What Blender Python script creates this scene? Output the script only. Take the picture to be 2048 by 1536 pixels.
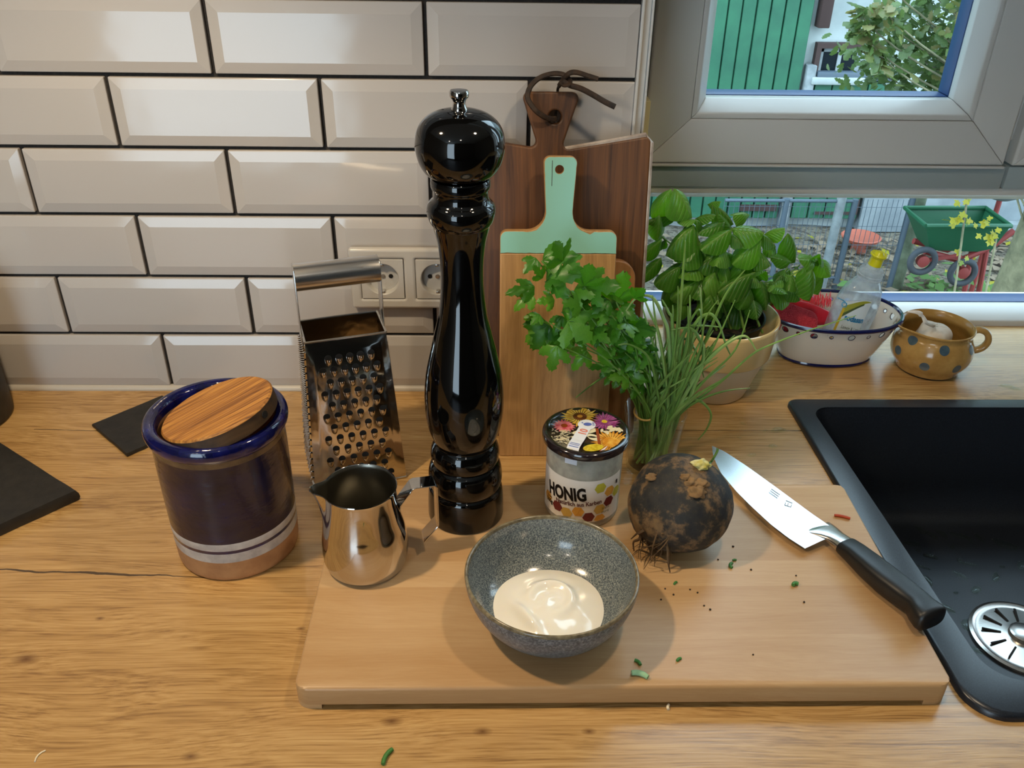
import bpy, bmesh, math, random
from mathutils import Vector, Matrix, Euler, Quaternion, noise as mnoise
random.seed(7)
PI = math.pi
for o in list(bpy.data.objects): bpy.data.objects.remove(o)
scene = bpy.context.scene
COL = scene.collection

# ------------------------------------------------------------------ camera
FPX = 1751.8
CAM = Vector((.7029*.77, -1.3194*.77, .8033*.77))
YAW, PITCH, ROLL = -.0279, .5423, .0163
cy, sy = math.cos(YAW), math.sin(YAW); cp, sp = math.cos(PITCH), math.sin(PITCH)
RZ = Matrix.Rotation(YAW, 3, 'Z')
c_f = RZ @ Vector((0, cp, -sp)); _u = Vector((0, sp, cp)); _r = Vector((1, 0, 0))
cr, sr = math.cos(ROLL), math.sin(ROLL)
c_r = RZ @ (cr*_r + sr*_u); c_u = RZ @ (-sr*_r + cr*_u)
cd = bpy.data.cameras.new('camera'); cam = bpy.data.objects.new('camera', cd); COL.objects.link(cam)
cd.sensor_width = 36; cd.lens = 36*FPX/2048; cd.clip_start = .01; cd.clip_end = 200
mw = Matrix.Identity(4)
for i in range(3):
    mw[i][0] = c_r[i]; mw[i][1] = c_u[i]; mw[i][2] = -c_f[i]; mw[i][3] = CAM[i]
cam.matrix_world = mw
scene.camera = cam

# ------------------------------------------------------------------ world, lamps, exposure
vs = scene.view_settings
vs.view_transform = 'Standard'; vs.look = 'None'; vs.gamma = 1; vs.use_curve_mapping = False
vs.exposure = 0.14
SKY = 5.8
world = bpy.data.worlds.new('overcast_sky'); scene.world = world; world.use_nodes = True
bg = world.node_tree.nodes['Background']
bg.inputs[0].default_value = (.66, .85, 1.0, 1); bg.inputs[1].default_value = SKY
LAMPS = [  # name, position, watts, colour, radius, spot angle (deg)
    ('pendant_left',  (.15, -.46, .86), 17, (1, .765, .49), .022, 128),
    ('pendant_right', (.82, -.47, .86), 6.5, (1, .80, .56), .022, 128),
    ('ceiling_spot_centre', (.645, -1.80, 1.50), 5, (1, .86, .70), .03, 120),
    ('ceiling_spot_left', (-.38, -2.10, 1.50), 6, (1, .86, .70), .03, 120)]
for nm, loc, w, c, r, ang in LAMPS:
    ld = bpy.data.lights.new(nm, 'SPOT'); ld.energy = w; ld.color = c; ld.shadow_soft_size = r
    ld.spot_size = math.radians(ang); ld.spot_blend = .6
    lo = bpy.data.objects.new(nm, ld); COL.objects.link(lo); lo.location = loc
    if nm.startswith('ceiling'):
        d = Vector((.45, -.1, .1)) - Vector(loc); lo.rotation_euler = d.to_track_quat('-Z', 'Y').to_euler()

# ------------------------------------------------------------------ photo rays -> points in the room
def _ray(px, py): return c_f + c_r*((px-1024)/FPX) - c_u*((py-768)/FPX)
def PZ(px, py, z=0.0):
    d = _ray(px, py); return CAM + d*((z-CAM.z)/d.z)
def PY(px, py, y):
    d = _ray(px, py); return CAM + d*((y-CAM.y)/d.y)
def PL(px, py, y0, k):          # plane y = y0 + k*z
    d = _ray(px, py); t = (y0 + k*CAM.z - CAM.y)/(d.y - k*d.z); return CAM + d*t

# ------------------------------------------------------------------ materials
def lin(h):
    if isinstance(h, str):
        h = h.lstrip('#'); v = [int(h[i:i+2], 16)/255 for i in (0, 2, 4)]
        return tuple((c/12.92 if c <= .04045 else ((c+.055)/1.055)**2.4) for c in v) + (1,)
    return tuple(h)[:3] + (1,)
class M:
    def __init__(s, name):
        s.m = bpy.data.materials.new(name); s.m.use_nodes = True; s.nt = s.m.node_tree
        s.b = s.nt.nodes['Principled BSDF']; s.out = s.nt.nodes['Material Output']
    def n(s, t, **kw):
        nd = s.nt.nodes.new(t)
        for k, v in kw.items():
            if k.startswith('i_'):
                key = k[2:].replace('_', ' ')
                nd.inputs[int(key) if key.isdigit() else key].default_value = v
            else: setattr(nd, k, v)
        return nd
    def l(s, a, b): s.nt.links.new(a, b)
    def set(s, **kw):
        for k, v in kw.items():
            key = {'col': 'Base Color', 'rough': 'Roughness', 'metal': 'Metallic', 'ior': 'IOR', 'trans': 'Transmission Weight', 'coat': 'Coat Weight', 'coatr': 'Coat Roughness', 'sss': 'Subsurface Weight', 'spec': 'Specular IOR Level', 'alpha': 'Alpha', 'sheen': 'Sheen Weight', 'aniso': 'Anisotropic'}[k]
            s.b.inputs[key].default_value = lin(v) if k == 'col' else v
        return s
    def coords(s, scale=(1, 1, 1), kind='Object'):
        tc = s.n('ShaderNodeTexCoord'); mp = s.n('ShaderNodeMapping'); s.l(tc.outputs[kind], mp.inputs[0]); mp.inputs['Scale'].default_value = scale
        return mp.outputs[0]
    def noise(s, scale, vec=None, detail=4, rough=.55, dist=0.0):
        nd = s.n('ShaderNodeTexNoise'); nd.inputs['Scale'].default_value = scale; nd.inputs['Detail'].default_value = detail
        nd.inputs['Roughness'].default_value = rough; nd.inputs['Distortion'].default_value = dist
        s.l(vec if vec is not None else s.coords(), nd.inputs['Vector']); return nd.outputs['Fac']
    def ramp(s, fac, stops, interp='LINEAR'):
        r = s.n('ShaderNodeValToRGB'); cr_ = r.color_ramp; cr_.interpolation = interp
        while len(cr_.elements) > 1: cr_.elements.remove(cr_.elements[-1])
        for i, (p, c) in enumerate(stops):
            e = cr_.elements[0] if i == 0 else cr_.elements.new(p)
            e.position = p; e.color = lin(c) if not isinstance(c, (int, float)) else (c, c, c, 1)
        s.l(fac, r.inputs[0]); return r.outputs[0]
    def math(s, op, a, b=None, c=None, clamp=False):
        nd = s.n('ShaderNodeMath'); nd.operation = op; nd.use_clamp = clamp
        for i, v in enumerate((a, b, c)):
            if v is None: continue
            if isinstance(v, (int, float)): nd.inputs[i].default_value = v
            else: s.l(v, nd.inputs[i])
        return nd.outputs[0]
    def mix(s, fac, a, b, blend='MIX'):
        nd = s.n('ShaderNodeMix'); nd.data_type = 'RGBA'; nd.blend_type = blend
        for idx, v in ((0, fac), (6, a), (7, b)):
            if isinstance(v, (int, float)) and idx == 0: nd.inputs[idx].default_value = v
            elif isinstance(v, (str, tuple)): nd.inputs[idx].default_value = lin(v)
            else: s.l(v, nd.inputs[idx])
        return nd.outputs[2]
    def base(s, c): s.l(c, s.b.inputs['Base Color'])
    def rough(s, c): s.l(c, s.b.inputs['Roughness'])
    def bump(s, h, strength=.3, dist=.001):
        b = s.n('ShaderNodeBump'); b.inputs['Strength'].default_value = strength; b.inputs['Distance'].default_value = dist
        s.l(h, b.inputs['Height']); s.l(b.outputs[0], s.b.inputs['Normal']); return b
def flat(name, col, rough=.5, metal=0.0, **kw):
    m = M(name); m.set(col=col, rough=rough, metal=metal, **kw); return m.m
def mottled(name, c1, c2, scale=40, rough=.5, bump=0.0, bdist=.0006, detail=5, lo=.35, hi=.65, **kw):
    m = M(name); f = m.noise(scale, detail=detail); m.base(m.ramp(f, [(lo, c1), (hi, c2)])); m.set(rough=rough, **kw)
    if bump: m.bump(f, bump, bdist)
    return m.m

def wood(name, stops, axis='X', fine=300, long=7, broad=16, rough=.4, bump=.15, wave=0.0, coat=0.0, vary=0.0, ringscale=26, pores=.45, wb=.9):
    """long grained wood, grain running along one object axis"""
    m = M(name)
    def sc(a, b):
        return {'X': (a, b, b), 'Y': (b, a, b), 'Z': (b, b, a)}[axis]
    warp = m.noise(1, m.coords(sc(2.2, 7)), 2)
    tc = m.n('ShaderNodeTexCoord')
    if vary:
        oi = m.n('ShaderNodeObjectInfo')
    vm = m.n('ShaderNodeVectorMath'); vm.operation = 'MULTIPLY_ADD'
    cmb = m.n('ShaderNodeCombineXYZ')
    for i in range(3): m.l(warp, cmb.inputs[i])
    m.l(cmb.outputs[0], vm.inputs[0]); vm.inputs[1].default_value = sc(0, .055); m.l(tc.outputs['Object'], vm.inputs[2])
    src = vm.outputs[0]
    if vary:
        va = m.n('ShaderNodeVectorMath'); va.operation = 'MULTIPLY_ADD'
        cb = m.n('ShaderNodeCombineXYZ'); m.l(oi.outputs['Random'], cb.inputs[0]); m.l(oi.outputs['Random'], cb.inputs[1])
        m.l(cb.outputs[0], va.inputs[0]); va.inputs[1].default_value = (3.1, 5.3, 0); m.l(src, va.inputs[2]); src = va.outputs[0]
    def nz(scale, detail, rough=.55):
        mp = m.n('ShaderNodeMapping'); mp.inputs['Scale'].default_value = scale; m.l(src, mp.inputs[0])
        return m.noise(1, mp.outputs[0], detail, rough)
    fineN = nz(sc(long, fine), 3, .6)
    broadN = nz(sc(1.1, broad), 4, .6)
    ringN = nz(sc(.7, ringscale), 1.5, .5)
    rings = m.math('FRACT', m.math('MULTIPLY', ringN, 7))
    rings = m.math('ABSOLUTE', m.math('SUBTRACT', rings, .5))
    f = m.math('MULTIPLY_ADD', broadN, wb, .5-wb*.5-.27)
    f = m.math('ADD', f, m.math('MULTIPLY', m.math('SUBTRACT', fineN, .5), pores))
    f = m.math('ADD', f, m.math('MULTIPLY', rings, .30 if not wave else wave))
    if vary:
        f = m.math('ADD', f, m.math('MULTIPLY', m.math('SUBTRACT', oi.outputs['Random'], .5), vary))
    col = m.ramp(f, stops)
    m.base(col); m.set(rough=rough, coat=coat)
    if bump: m.bump(fineN, bump, .0005)
    return m, col

mat = {}
# laminate worktop with an oak print: two long dark cracks, some knots
wm, wc = wood('oak_laminate', [(.02, '#88653c'), (.26, '#b68f58'), (.48, '#c8a36b'), (.8, '#d8ba88')], 'X', fine=560, long=14, broad=40, rough=.27, bump=.15, pores=1.0, ringscale=70, wave=.20, wb=.5)
wm.set(spec=.85)
tc = wm.n('ShaderNodeTexCoord'); sx = wm.n('ShaderNodeSeparateXYZ'); wm.l(tc.outputs['Object'], sx.inputs[0])
def crack(x0, x1, ya, slope, width, amp, seed):
    nx = wm.noise(1, wm.coords((26, .5, .5)), 3); nx2 = wm.noise(1, wm.coords((9+seed, .3, .3)), 2)
    yy = wm.math('SUBTRACT', sx.outputs[1], wm.math('MULTIPLY_ADD', sx.outputs[0], slope, ya))
    yy = wm.math('SUBTRACT', yy, wm.math('MULTIPLY', wm.math('SUBTRACT', nx, .5), amp))
    d = wm.math('ABSOLUTE', yy)
    wv = wm.math('MULTIPLY', wm.math('MULTIPLY_ADD', nx2, 2.2, -.5), width)
    a = wm.math('LESS_THAN', d, wv)
    b = wm.math('MULTIPLY', wm.math('GREATER_THAN', sx.outputs[0], x0), wm.math('LESS_THAN', sx.outputs[0], x1))
    return wm.math('MULTIPLY', a, b)
_a = PZ(0, 1137); _b = PZ(400, 1150)
k1 = crack(-.3, .262, _a.y, (_b.y-_a.y)/(_b.x-_a.x), .0017, .008, 1)
_a = PZ(68, 858); _b = PZ(190, 862)
k2 = crack(_a.x, _b.x+.02, _a.y-(_b.y-_a.y)/(_b.x-_a.x)*_a.x, (_b.y-_a.y)/(_b.x-_a.x), .0010, .006, 2)
_a = PZ(1380, 861); 
k3 = crack(.74, 1.0, _a.y, 0.0, .0010, .004, 3)
kk = wm.math('MAXIMUM', wm.math('MAXIMUM', k1, k2), k3)
def knot(px, py, r):
    p = PZ(px, py)
    dx = wm.math('MULTIPLY', wm.math('SUBTRACT', sx.outputs[0], p.x), .55); dy = wm.math('SUBTRACT', sx.outputs[1], p.y)
    q = wm.math('SQRT', wm.math('ADD', wm.math('MULTIPLY', dx, dx), wm.math('MULTIPLY', dy, dy)))
    return wm.math('SUBTRACT', 1.0, wm.math('DIVIDE', q, r), clamp=True)
kn = None
for px, py, r in [(965, 1463, .005), (783, 1443, .006), (1178, 1463, .004), (52, 1318, .008), (200, 1237, .003), (602, 1257, .003), (381, 1513, .005)]:
    v = knot(px, py, r); kn = v if kn is None else wm.math('MAXIMUM', kn, v)
wc = wm.mix(wm.math('MULTIPLY', kn, .85), wc, '#5a3518')
wc = wm.mix(wm.math('MULTIPLY', kk, .9), wc, '#2a1a0e'); wm.base(wc)
mat['oak'] = wm.m
mat['beech'] = wood('beech_board', [(.1, '#b38c5e'), (.4, '#c5a276'), (.7, '#d1b289'), (.95, '#dac09a')], 'X', fine=520, long=34, broad=14, rough=.40, bump=.08, vary=.13, pores=.30, wave=.10)[0].m
mat['dark_oak'] = wood('dark_oak', [(.1, '#3c2412'), (.4, '#644022'), (.7, '#805630'), (.95, '#926843')], 'Y', fine=330, long=8, broad=22, rough=.5, bump=.2, pores=.6)[0].m
mat['edge_oak'] = mottled('worn_pale_edge', '#8d7f74', '#b8ada3', 60, .5)
mat['mango'] = wood('pale_hardwood', [(.1, '#967146'), (.35, '#b48c5b'), (.6, '#c5a06f'), (.95, '#d0b083')], 'Y', fine=420, long=20, broad=34, rough=.5, bump=.12, pores=.5, wb=.45)[0].m
mat['mango2'] = wood('brown_hardwood', [(.1, '#7a4f2b'), (.4, '#9c6a3c'), (.7, '#b07d4b'), (.95, '#bc8d5a')], 'Y', fine=300, long=14, broad=12, rough=.5, bump=.12, pores=.4)[0].m
mat['lid_wood'] = wood('larch_lid', [(.05, '#6b4018'), (.35, '#a06b2e'), (.6, '#c58e42'), (.95, '#d9aa5c')], 'X', fine=420, long=8, broad=110, rough=.55, bump=.5, pores=.8, wave=.5, ringscale=120)[0].m
mat['lid_side'] = wood('larch_side', [(.05, '#2f2013'), (.5, '#5d4327'), (.95, '#8c6b45')], 'X', fine=150, long=8, broad=40, rough=.6, bump=.4)[0].m
# tiles
m = M('white_glazed_tile'); m.set(col='#b3afab', rough=.10, coat=.1, coatr=.05)
m.bump(m.noise(9, m.coords(), 2), .25, .004); mat['tile'] = m.m
mat['grout'] = mottled('anthracite_grout', '#1b1816', '#2a2623', 300, .9)
mat['silicone'] = flat('white_silicone', '#b9b3a8', .35)
mat['upvc'] = flat('white_upvc', '#c6c4bf', .28)
mat['upvc_shaded'] = flat('shaded_white_upvc', '#98a2a2', .35)  # white uPVC of the recessed frame, its shade painted in as a greyer colour
mat['plaster'] = mottled('white_plaster', '#c9c8c4', '#d8d7d3', 120, .8, .1)
mat['ceil'] = mottled('ceiling_paint', '#d6d2cb', '#dedad4', 60, .9)
mat['roomwall'] = mottled('warm_wall_paint', '#6f5f50', '#7b6a59', 30, .9)
mat['floor'] = mottled('dark_floor', '#2a2522', '#3d3530', 12, .5)
mat['gasket'] = flat('blue_grey_gasket', '#24406f', .45)
mat['batten'] = flat('pale_yellow_batten', '#d8c997', .5)
def clear(name, tint=(1, 1, 1), gloss=.03, milk=0.0, milkcol='#ffffff', ior=1.45):
    m = M(name); nt = m.nt
    tr = m.n('ShaderNodeBsdfTransparent'); tr.inputs[0].default_value = tuple(tint)+(1,)
    gl = m.n('ShaderNodeBsdfGlossy'); gl.inputs['Roughness'].default_value = gloss
    fr = m.n('ShaderNodeFresnel'); fr.inputs[0].default_value = ior
    geo = m.n('ShaderNodeNewGeometry')
    mx = m.n('ShaderNodeMixShader'); m.l(m.math('MULTIPLY', fr.outputs[0], m.math('SUBTRACT', 1.0, geo.outputs['Backfacing'])), mx.inputs[0]); m.l(tr.outputs[0], mx.inputs[1]); m.l(gl.outputs[0], mx.inputs[2])
    o = mx.outputs[0]
    if milk:
        df = m.n('ShaderNodeBsdfDiffuse'); df.inputs[0].default_value = lin(milkcol)
        tl = m.n('ShaderNodeBsdfTranslucent'); tl.inputs[0].default_value = lin(milkcol)
        ad = m.n('ShaderNodeMixShader'); ad.inputs[0].default_value = .5; m.l(df.outputs[0], ad.inputs[1]); m.l(tl.outputs[0], ad.inputs[2])
        m2 = m.n('ShaderNodeMixShader')
        f = m.noise(60, detail=4); f = m.math('MULTIPLY', f, milk*2, clamp=True); m.l(f, m2.inputs[0])
        m.l(o, m2.inputs[1]); m.l(ad.outputs[0], m2.inputs[2]); o = m2.outputs[0]
    m.l(o, m.out.inputs[0]); nt.nodes.remove(m.b); return m.m
mat['pane'] = clear('window_glass', (.93, .97, .97), 0.0)
mat['jar_glass'] = clear('smeared_jar_glass', (.93, .95, .94), .05, .48, '#e9e8de')
mat['soap_plastic'] = clear('translucent_plastic', (.93, .95, .97), .12, .42, '#e4eaf0')
mat['glass'] = clear('drinking_glass', (.95, .97, .96), .02, .015, '#e6ece8', 1.5)
mat['water'] = clear('water', (.95, .98, .95), .0, 0.0, '#ffffff', 1.33)
# kitchen ware
m = M('black_lacquer'); m.set(col='#050505', rough=.06, coat=.15, coatr=.02); m.bump(m.noise(14, m.coords((1, 1, .5)), 2), .12, .002); mat['lacquer'] = m.m
m = M('polished_steel'); m.set(col='#c9c6c2', rough=.06, metal=1.0); m.bump(m.noise(25, detail=2), .04, .001); mat['steel'] = m.m
m = M('brushed_steel'); m.set(col='#d0cdc8', rough=.26, metal=1.0); m.bump(m.noise(1, m.coords((20, 900, 900)), 2), .1, .0003); mat['brushed'] = m.m
m = M('grater_steel'); m.set(col='#d6d2cc', rough=.11, metal=1.0); m.bump(m.noise(38, detail=2), .35, .0016); mat['grater'] = m.m
m = M('jug_inner_steel'); m.set(col='#8f8c82', rough=.34, metal=1.0); mat['steel_in'] = m.m
m = M('blade_steel'); m.set(col='#c3c8cc', rough=.27, metal=1.0); m.bump(m.noise(1, m.coords((900, 20, 900)), 2), .05, .0002); mat['blade'] = m.m
mat['handle'] = mottled('black_handle_plastic', '#0d0e10', '#17181a', 700, .42, .06)
mat['darkhole'] = flat('dark_hole', '#060504', .8)
# crock
m = M('cobalt_glaze'); f = m.noise(55, detail=3); m.base(m.ramp(f, [(.3, '#080b2e'), (.55, '#10124a'), (.8, '#1c2468')])); m.set(rough=.12, coat=.4); m.bump(m.noise(90, detail=2), .5, .0012); mat['cobalt'] = m.m
m = M('dark_cobalt_glaze'); f = m.noise(30, m.coords((1, 1, 2.2)), 3); m.base(m.ramp(f, [(.3, '#14101d'), (.6, '#191630'), (.85, '#1f2147')])); m.set(rough=.2, coat=.3); m.bump(m.noise(70, m.coords((1, 1, 2)), 2), .5, .0015); mat['cobalt_dark'] = m.m
mat['tan_line'] = mottled('tan_glaze_line', '#4a3a2c', '#6d563c', 80, .3)
mat['crock_white'] = mottled('grey_white_glaze', '#a5a09c', '#c8c3bb', 70, .35, .1)
mat['crock_raw'] = mottled('raw_terracotta', '#a5764c', '#b98a5c', 60, .75, .1)
# stoneware bowl
m = M('speckled_stoneware'); f = m.noise(760, detail=2, rough=.7); g = m.noise(10, detail=2)
c = m.ramp(f, [(.36, '#454c50'), (.5, '#697276'), (.64, '#979c95')]); m.base(c); m.set(rough=.16, coat=.5, coatr=.08); m.bump(f, .08, .0004); mat['stoneware'] = m.m
m = M('bowl_outside'); f = m.noise(420, detail=2, rough=.7); m.base(m.ramp(f, [(.35, '#3f4549'), (.5, '#5b6267'), (.68, '#858b8c')])); m.set(rough=.3); mat['stone_out'] = m.m
mat['bowl_rim'] = mottled('brown_glaze_rim', '#5a5140', '#857a60', 200, .2)
m = M('mayonnaise_cream'); m.set(col='#f6f2e6', rough=.14, sss=.25, coat=.4); m.b.inputs['Subsurface Radius'].default_value = (.006, .005, .003); mat['mayo'] = m.m
# honey jar
mat['honey'] = mottled('creamed_honey', '#cdb98c', '#dac99f', 30, .3)
mat['paper'] = flat('white_label_paper', '#e4dfd6', .45)
mat['ink'] = flat('black_print', '#15110f', .5)
mat['ink_red'] = flat('dark_red_print', '#6b1f22', .5)
mat['hex_orange'] = mottled('orange_print', '#c98a2c', '#dba245', 60, .5)
mat['hex_red'] = flat('wine_red_print', '#68191d', .5)
mat['hex_gold'] = flat('gold_print', '#c8a24c', .5)
mat['hex_lime'] = flat('lime_print', '#bfb83c', .5)
mat['lid_black'] = mottled('black_lid_print', '#120b0c', '#2c2224', 220, .12, coat=.5)
mat['p_yellow'] = mottled('yellow_flower_print', '#c9982b', '#e2c35c', 150, .15, coat=.5)
mat['p_brown'] = mottled('brown_flower_print', '#512716', '#7c4522', 150, .15, coat=.5)
mat['p_pink'] = mottled('pink_flower_print', '#c2465a', '#e08c90', 200, .15, coat=.5)
mat['p_purple'] = mottled('purple_flower_print', '#7c2a68', '#a65b93', 200, .15, coat=.5)
mat['p_seed'] = flat('cream_seed_print', '#ded6b4', .15, coat=.5)
mat['p_orange'] = mottled('orange_flower_print', '#c77f22', '#e4b04e', 150, .15, coat=.5)
mat['p_stem'] = flat('rust_stem_print', '#8f3f1c', .15, coat=.5)
mat['p_lemon'] = mottled('yellow_pollen_print', '#b99c1c', '#dcc63c', 300, .15, coat=.5)
mat['seal'] = flat('pale_blue_seal', '#dfe4ee', .3)
mat['seal_blue'] = flat('blue_seal_print', '#5467b4', .4)
mat['seal_red'] = flat('salmon_seal_print', '#dd7c68', .4)
# radish
m = M('black_radish_skin'); f = m.noise(95, detail=8, rough=.7); g = m.noise(26, detail=4)
ff = m.math('ADD', m.math('MULTIPLY', f, .55), m.math('MULTIPLY', g, .5))
m.base(m.ramp(ff, [(.42, '#15161a'), (.52, '#24231f'), (.565, '#4b3c2a'), (.61, '#6b5438'), (.78, '#80673f')])); m.set(rough=.7); m.bump(m.noise(45, detail=6), .7, .003); mat['radish'] = m.m
mat['soil_clump'] = mottled('dry_mud', '#6a5032', '#8a6c46', 90, .95, .8, .002)
mat['root'] = mottled('dirty_root', '#4c3a26', '#6d563a', 90, .9)
mat['stump'] = mottled('pale_green_stump', '#b3a94e', '#d8d3a0', 90, .6, .4)
# plants
def leafmat(name, c1, c2, c3, sub=.35, rough=.35, scale=40):
    m = M(name); oi = m.n('ShaderNodeObjectInfo'); f = m.noise(scale, detail=3)
    col = m.ramp(m.math('ADD', m.math('MULTIPLY', f, .5), m.math('MULTIPLY', oi.outputs['Random'], .5)), [(.2, c1), (.5, c2), (.8, c3)])
    m.base(col); m.set(rough=rough)
    tl = m.n('ShaderNodeBsdfTranslucent'); br = m.n('ShaderNodeMix'); br.data_type = 'RGBA'; br.blend_type = 'MULTIPLY'
    hs = m.n('ShaderNodeHueSaturation'); hs.inputs['Saturation'].default_value = 1.15; hs.inputs['Value'].default_value = 1.5; hs.inputs['Hue'].default_value = .485
    m.l(col, hs.inputs['Color']); m.l(hs.outputs[0], tl.inputs[0])
    mx = m.n('ShaderNodeMixShader'); mx.inputs[0].default_value = sub
    m.l(m.b.outputs[0], mx.inputs[1]); m.l(tl.outputs[0], mx.inputs[2]); m.l(mx.outputs[0], m.out.inputs[0])
    return m.m
mat['basil'] = leafmat('basil_leaf', '#3c7420', '#52902a', '#70aa3e', .40, .30)
def veins(mt, freq, rel, strength, rib):
    nt = mt.node_tree; m = M.__new__(M); m.m = mt; m.nt = nt; m.b = nt.nodes['Principled BSDF']
    tc = m.n('ShaderNodeTexCoord'); sp_ = m.n('ShaderNodeSeparateXYZ'); m.l(tc.outputs['Object'], sp_.inputs[0])
    ax_ = m.math('ABSOLUTE', sp_.outputs[0]); ph_ = m.math('MULTIPLY', m.math('SUBTRACT', sp_.outputs[1], m.math('MULTIPLY', ax_, rel)), freq)
    sn_ = m.math('POWER', m.math('ABSOLUTE', m.math('SINE', ph_)), .45)
    rb = m.math('MINIMUM', m.math('MULTIPLY', ax_, rib), 1.0)
    h = m.math('MULTIPLY', sn_, rb); m.bump(h, strength, .0011)
    old = m.b.inputs['Base Color'].links[0].from_socket
    m.base(m.mix(m.math('MULTIPLY', m.math('SUBTRACT', 1.0, h), .42), old, '#a3c06a'))
veins(mat['basil'], 21.0, .95, .55, 26)
mat['basil_stem'] = flat('basil_stem', '#6d8f3a', .5)
mat['parsley'] = leafmat('parsley_leaf', '#33701f', '#4a8b29', '#6aa838', .42, .34)
mat['parsley_stem'] = flat('parsley_stem', '#5f8a38', .45)
mat['chive'] = leafmat('chive_green', '#587f3a', '#78a04e', '#9cbd72', .12, .35, 12)
mat['rubber'] = flat('tan_rubber_band', '#c09a50', .6)
mat['bush'] = leafmat('oak_leaf', '#445a34', '#647a45', '#877b54', .35, .35, 9)
mat['maple'] = leafmat('yellow_maple_leaf', '#7f8a2c', '#a89c2a', '#5f7a32', .4, .5, 12)
mat['soil'] = mottled('potting_soil', '#17110d', '#33261b', 260, .95, 1.0, .003)
mat['pot_yellow'] = flat('yellow_glazed_pot', '#e2c88e', .22, coat=.3)
mat['pot_cream'] = flat('cream_glazed_pot', '#ded6c2', .3)
mat['pot_black'] = flat('black_nursery_pot', '#15161a', .35)
mat['enamel'] = flat('white_enamel', '#e4ded2', .12, coat=.4)
mat['navy'] = flat('navy_enamel', '#10154a', .12, coat=.4)
mat['red_plastic'] = flat('red_plastic', '#c81c2e', .3)
mat['red_sponge'] = mottled('red_sponge', '#a8101f', '#d8404c', 700, .9, .8, .001)
mat['red_bristle'] = flat('pink_bristle', '#f0515a', .5)
mat['yellow_cap'] = flat('yellow_cap', '#d6cf1f', .3)
mat['lb_green'] = flat('olive_label', '#a3a232', .4)
mat['lb_dark'] = flat('dark_green_label', '#4c5a2c', .4)
mat['lb_yel'] = flat('yellow_label_edge', '#d9b52a', .4)
mat['lb_blue'] = flat('blue_print', '#3aa0cf', .4)
mat['lb_white'] = flat('white_label', '#dfe5e4', .4)
mat['ochre'] = mottled('ochre_glaze', '#a57f45', '#ba9455', 60, .18, .1, .001, coat=.4)
mat['ochre_in'] = mottled('ochre_glaze_inside', '#a07a3c', '#b48c4c', 26, .25)
mat['dot'] = mottled('grey_blue_dot', '#3e5260', '#51676f', 90, .2, coat=.4)
mat['garlic'] = mottled('garlic_skin', '#ded6c9', '#efeae0', 60, .5)
mat['slate'] = mottled('black_slate', '#171512', '#25221d', 70, .5, .5, .001)
mat['granite'] = mottled('black_granite_composite', '#171b22', '#262c35', 900, .30, .1, .0002, lo=.4, hi=.7)
mat['drop'] = mat['water']
mat['brown_leather'] = mottled('dark_leather', '#1d130c', '#3a2717', 160, .7, .3)
m = M('mint_paint'); f = m.noise(28, detail=6, rough=.7); g = m.noise(1, m.coords((60, 10, 60)), 5)
m.base(m.mix(m.math('GREATER_THAN', f, .74), '#8ac6ba', '#7b5a38')); m.set(rough=.45); mat['mint'] = m.m
mat['socket'] = flat('white_socket_plastic', '#b9b6b0', .22)
mat['socket_in'] = flat('socket_well', '#b4b2ac', .3)
# outdoors
mat['render'] = mottled('whitewashed_render', '#8e9595', '#a5abaa', 4, .9, .3, .01)
mat['green_plank'] = mottled('green_paint', '#205540', '#2a6449', 6, .6)
mat['iron'] = flat('rusty_iron', '#3a2724', .8)
mat['fence'] = flat('blue_grey_fence', '#4b5763', .5)
mat['post'] = mottled('weathered_post', '#434b39', '#626b57', 14, .9)
mat['postgrey'] = mottled('grey_wood_post', '#707679', '#8b9193', 14, .9)
mat['concrete'] = mottled('grey_concrete', '#6c7378', '#848b8e', 5, .9)
m = M('leaf_litter_ground'); f = m.noise(26, detail=8, rough=.75); g = m.noise(2.5, detail=3)
c1 = m.ramp(f, [(.34, '#2c2720'), (.46, '#584e43'), (.55, '#837b6d'), (.68, '#504f30'), (.8, '#385028')])
m.base(c1); m.set(rough=1.0); m.bump(f, 1.0, .03); mat['ground'] = m.m
mat['litter'] = leafmat('dry_fallen_leaf', '#55463a', '#7b6b59', '#9a8d78', .1, .8, 6)
mat['herb'] = leafmat('weed_green', '#385826', '#4a6d30', '#648043', .2, .6, 6)
mat['clay'] = flat('clay_red', '#9c4f3d', .7)
mat['barrow'] = flat('green_barrow', '#1a5438', .5)
mat['barrow_red'] = flat('red_barrow_frame', '#86302e', .6)
mat['tyre'] = flat('grey_tyre', '#3c4148', .8)
mat['bark'] = mottled('bark', '#5c5a45', '#8a8468', 12, 1.0, 1.0, .02)
mat['dark_glass'] = flat('dark_barn_glass', '#0b141a', .3, spec=.1)
mat['chivebit'] = flat('cut_chive', '#3f7a34', .5)
mat['chivepale'] = flat('pale_cut_chive', '#8fb88a', .5)
mat['carrot'] = flat('red_pepper_sliver', '#b0421d', .5)
mat['rice'] = flat('pale_grain', '#e8ddc0', .5)
mat['dirt'] = flat('soil_crumb', '#2c2015', .9)

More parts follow.
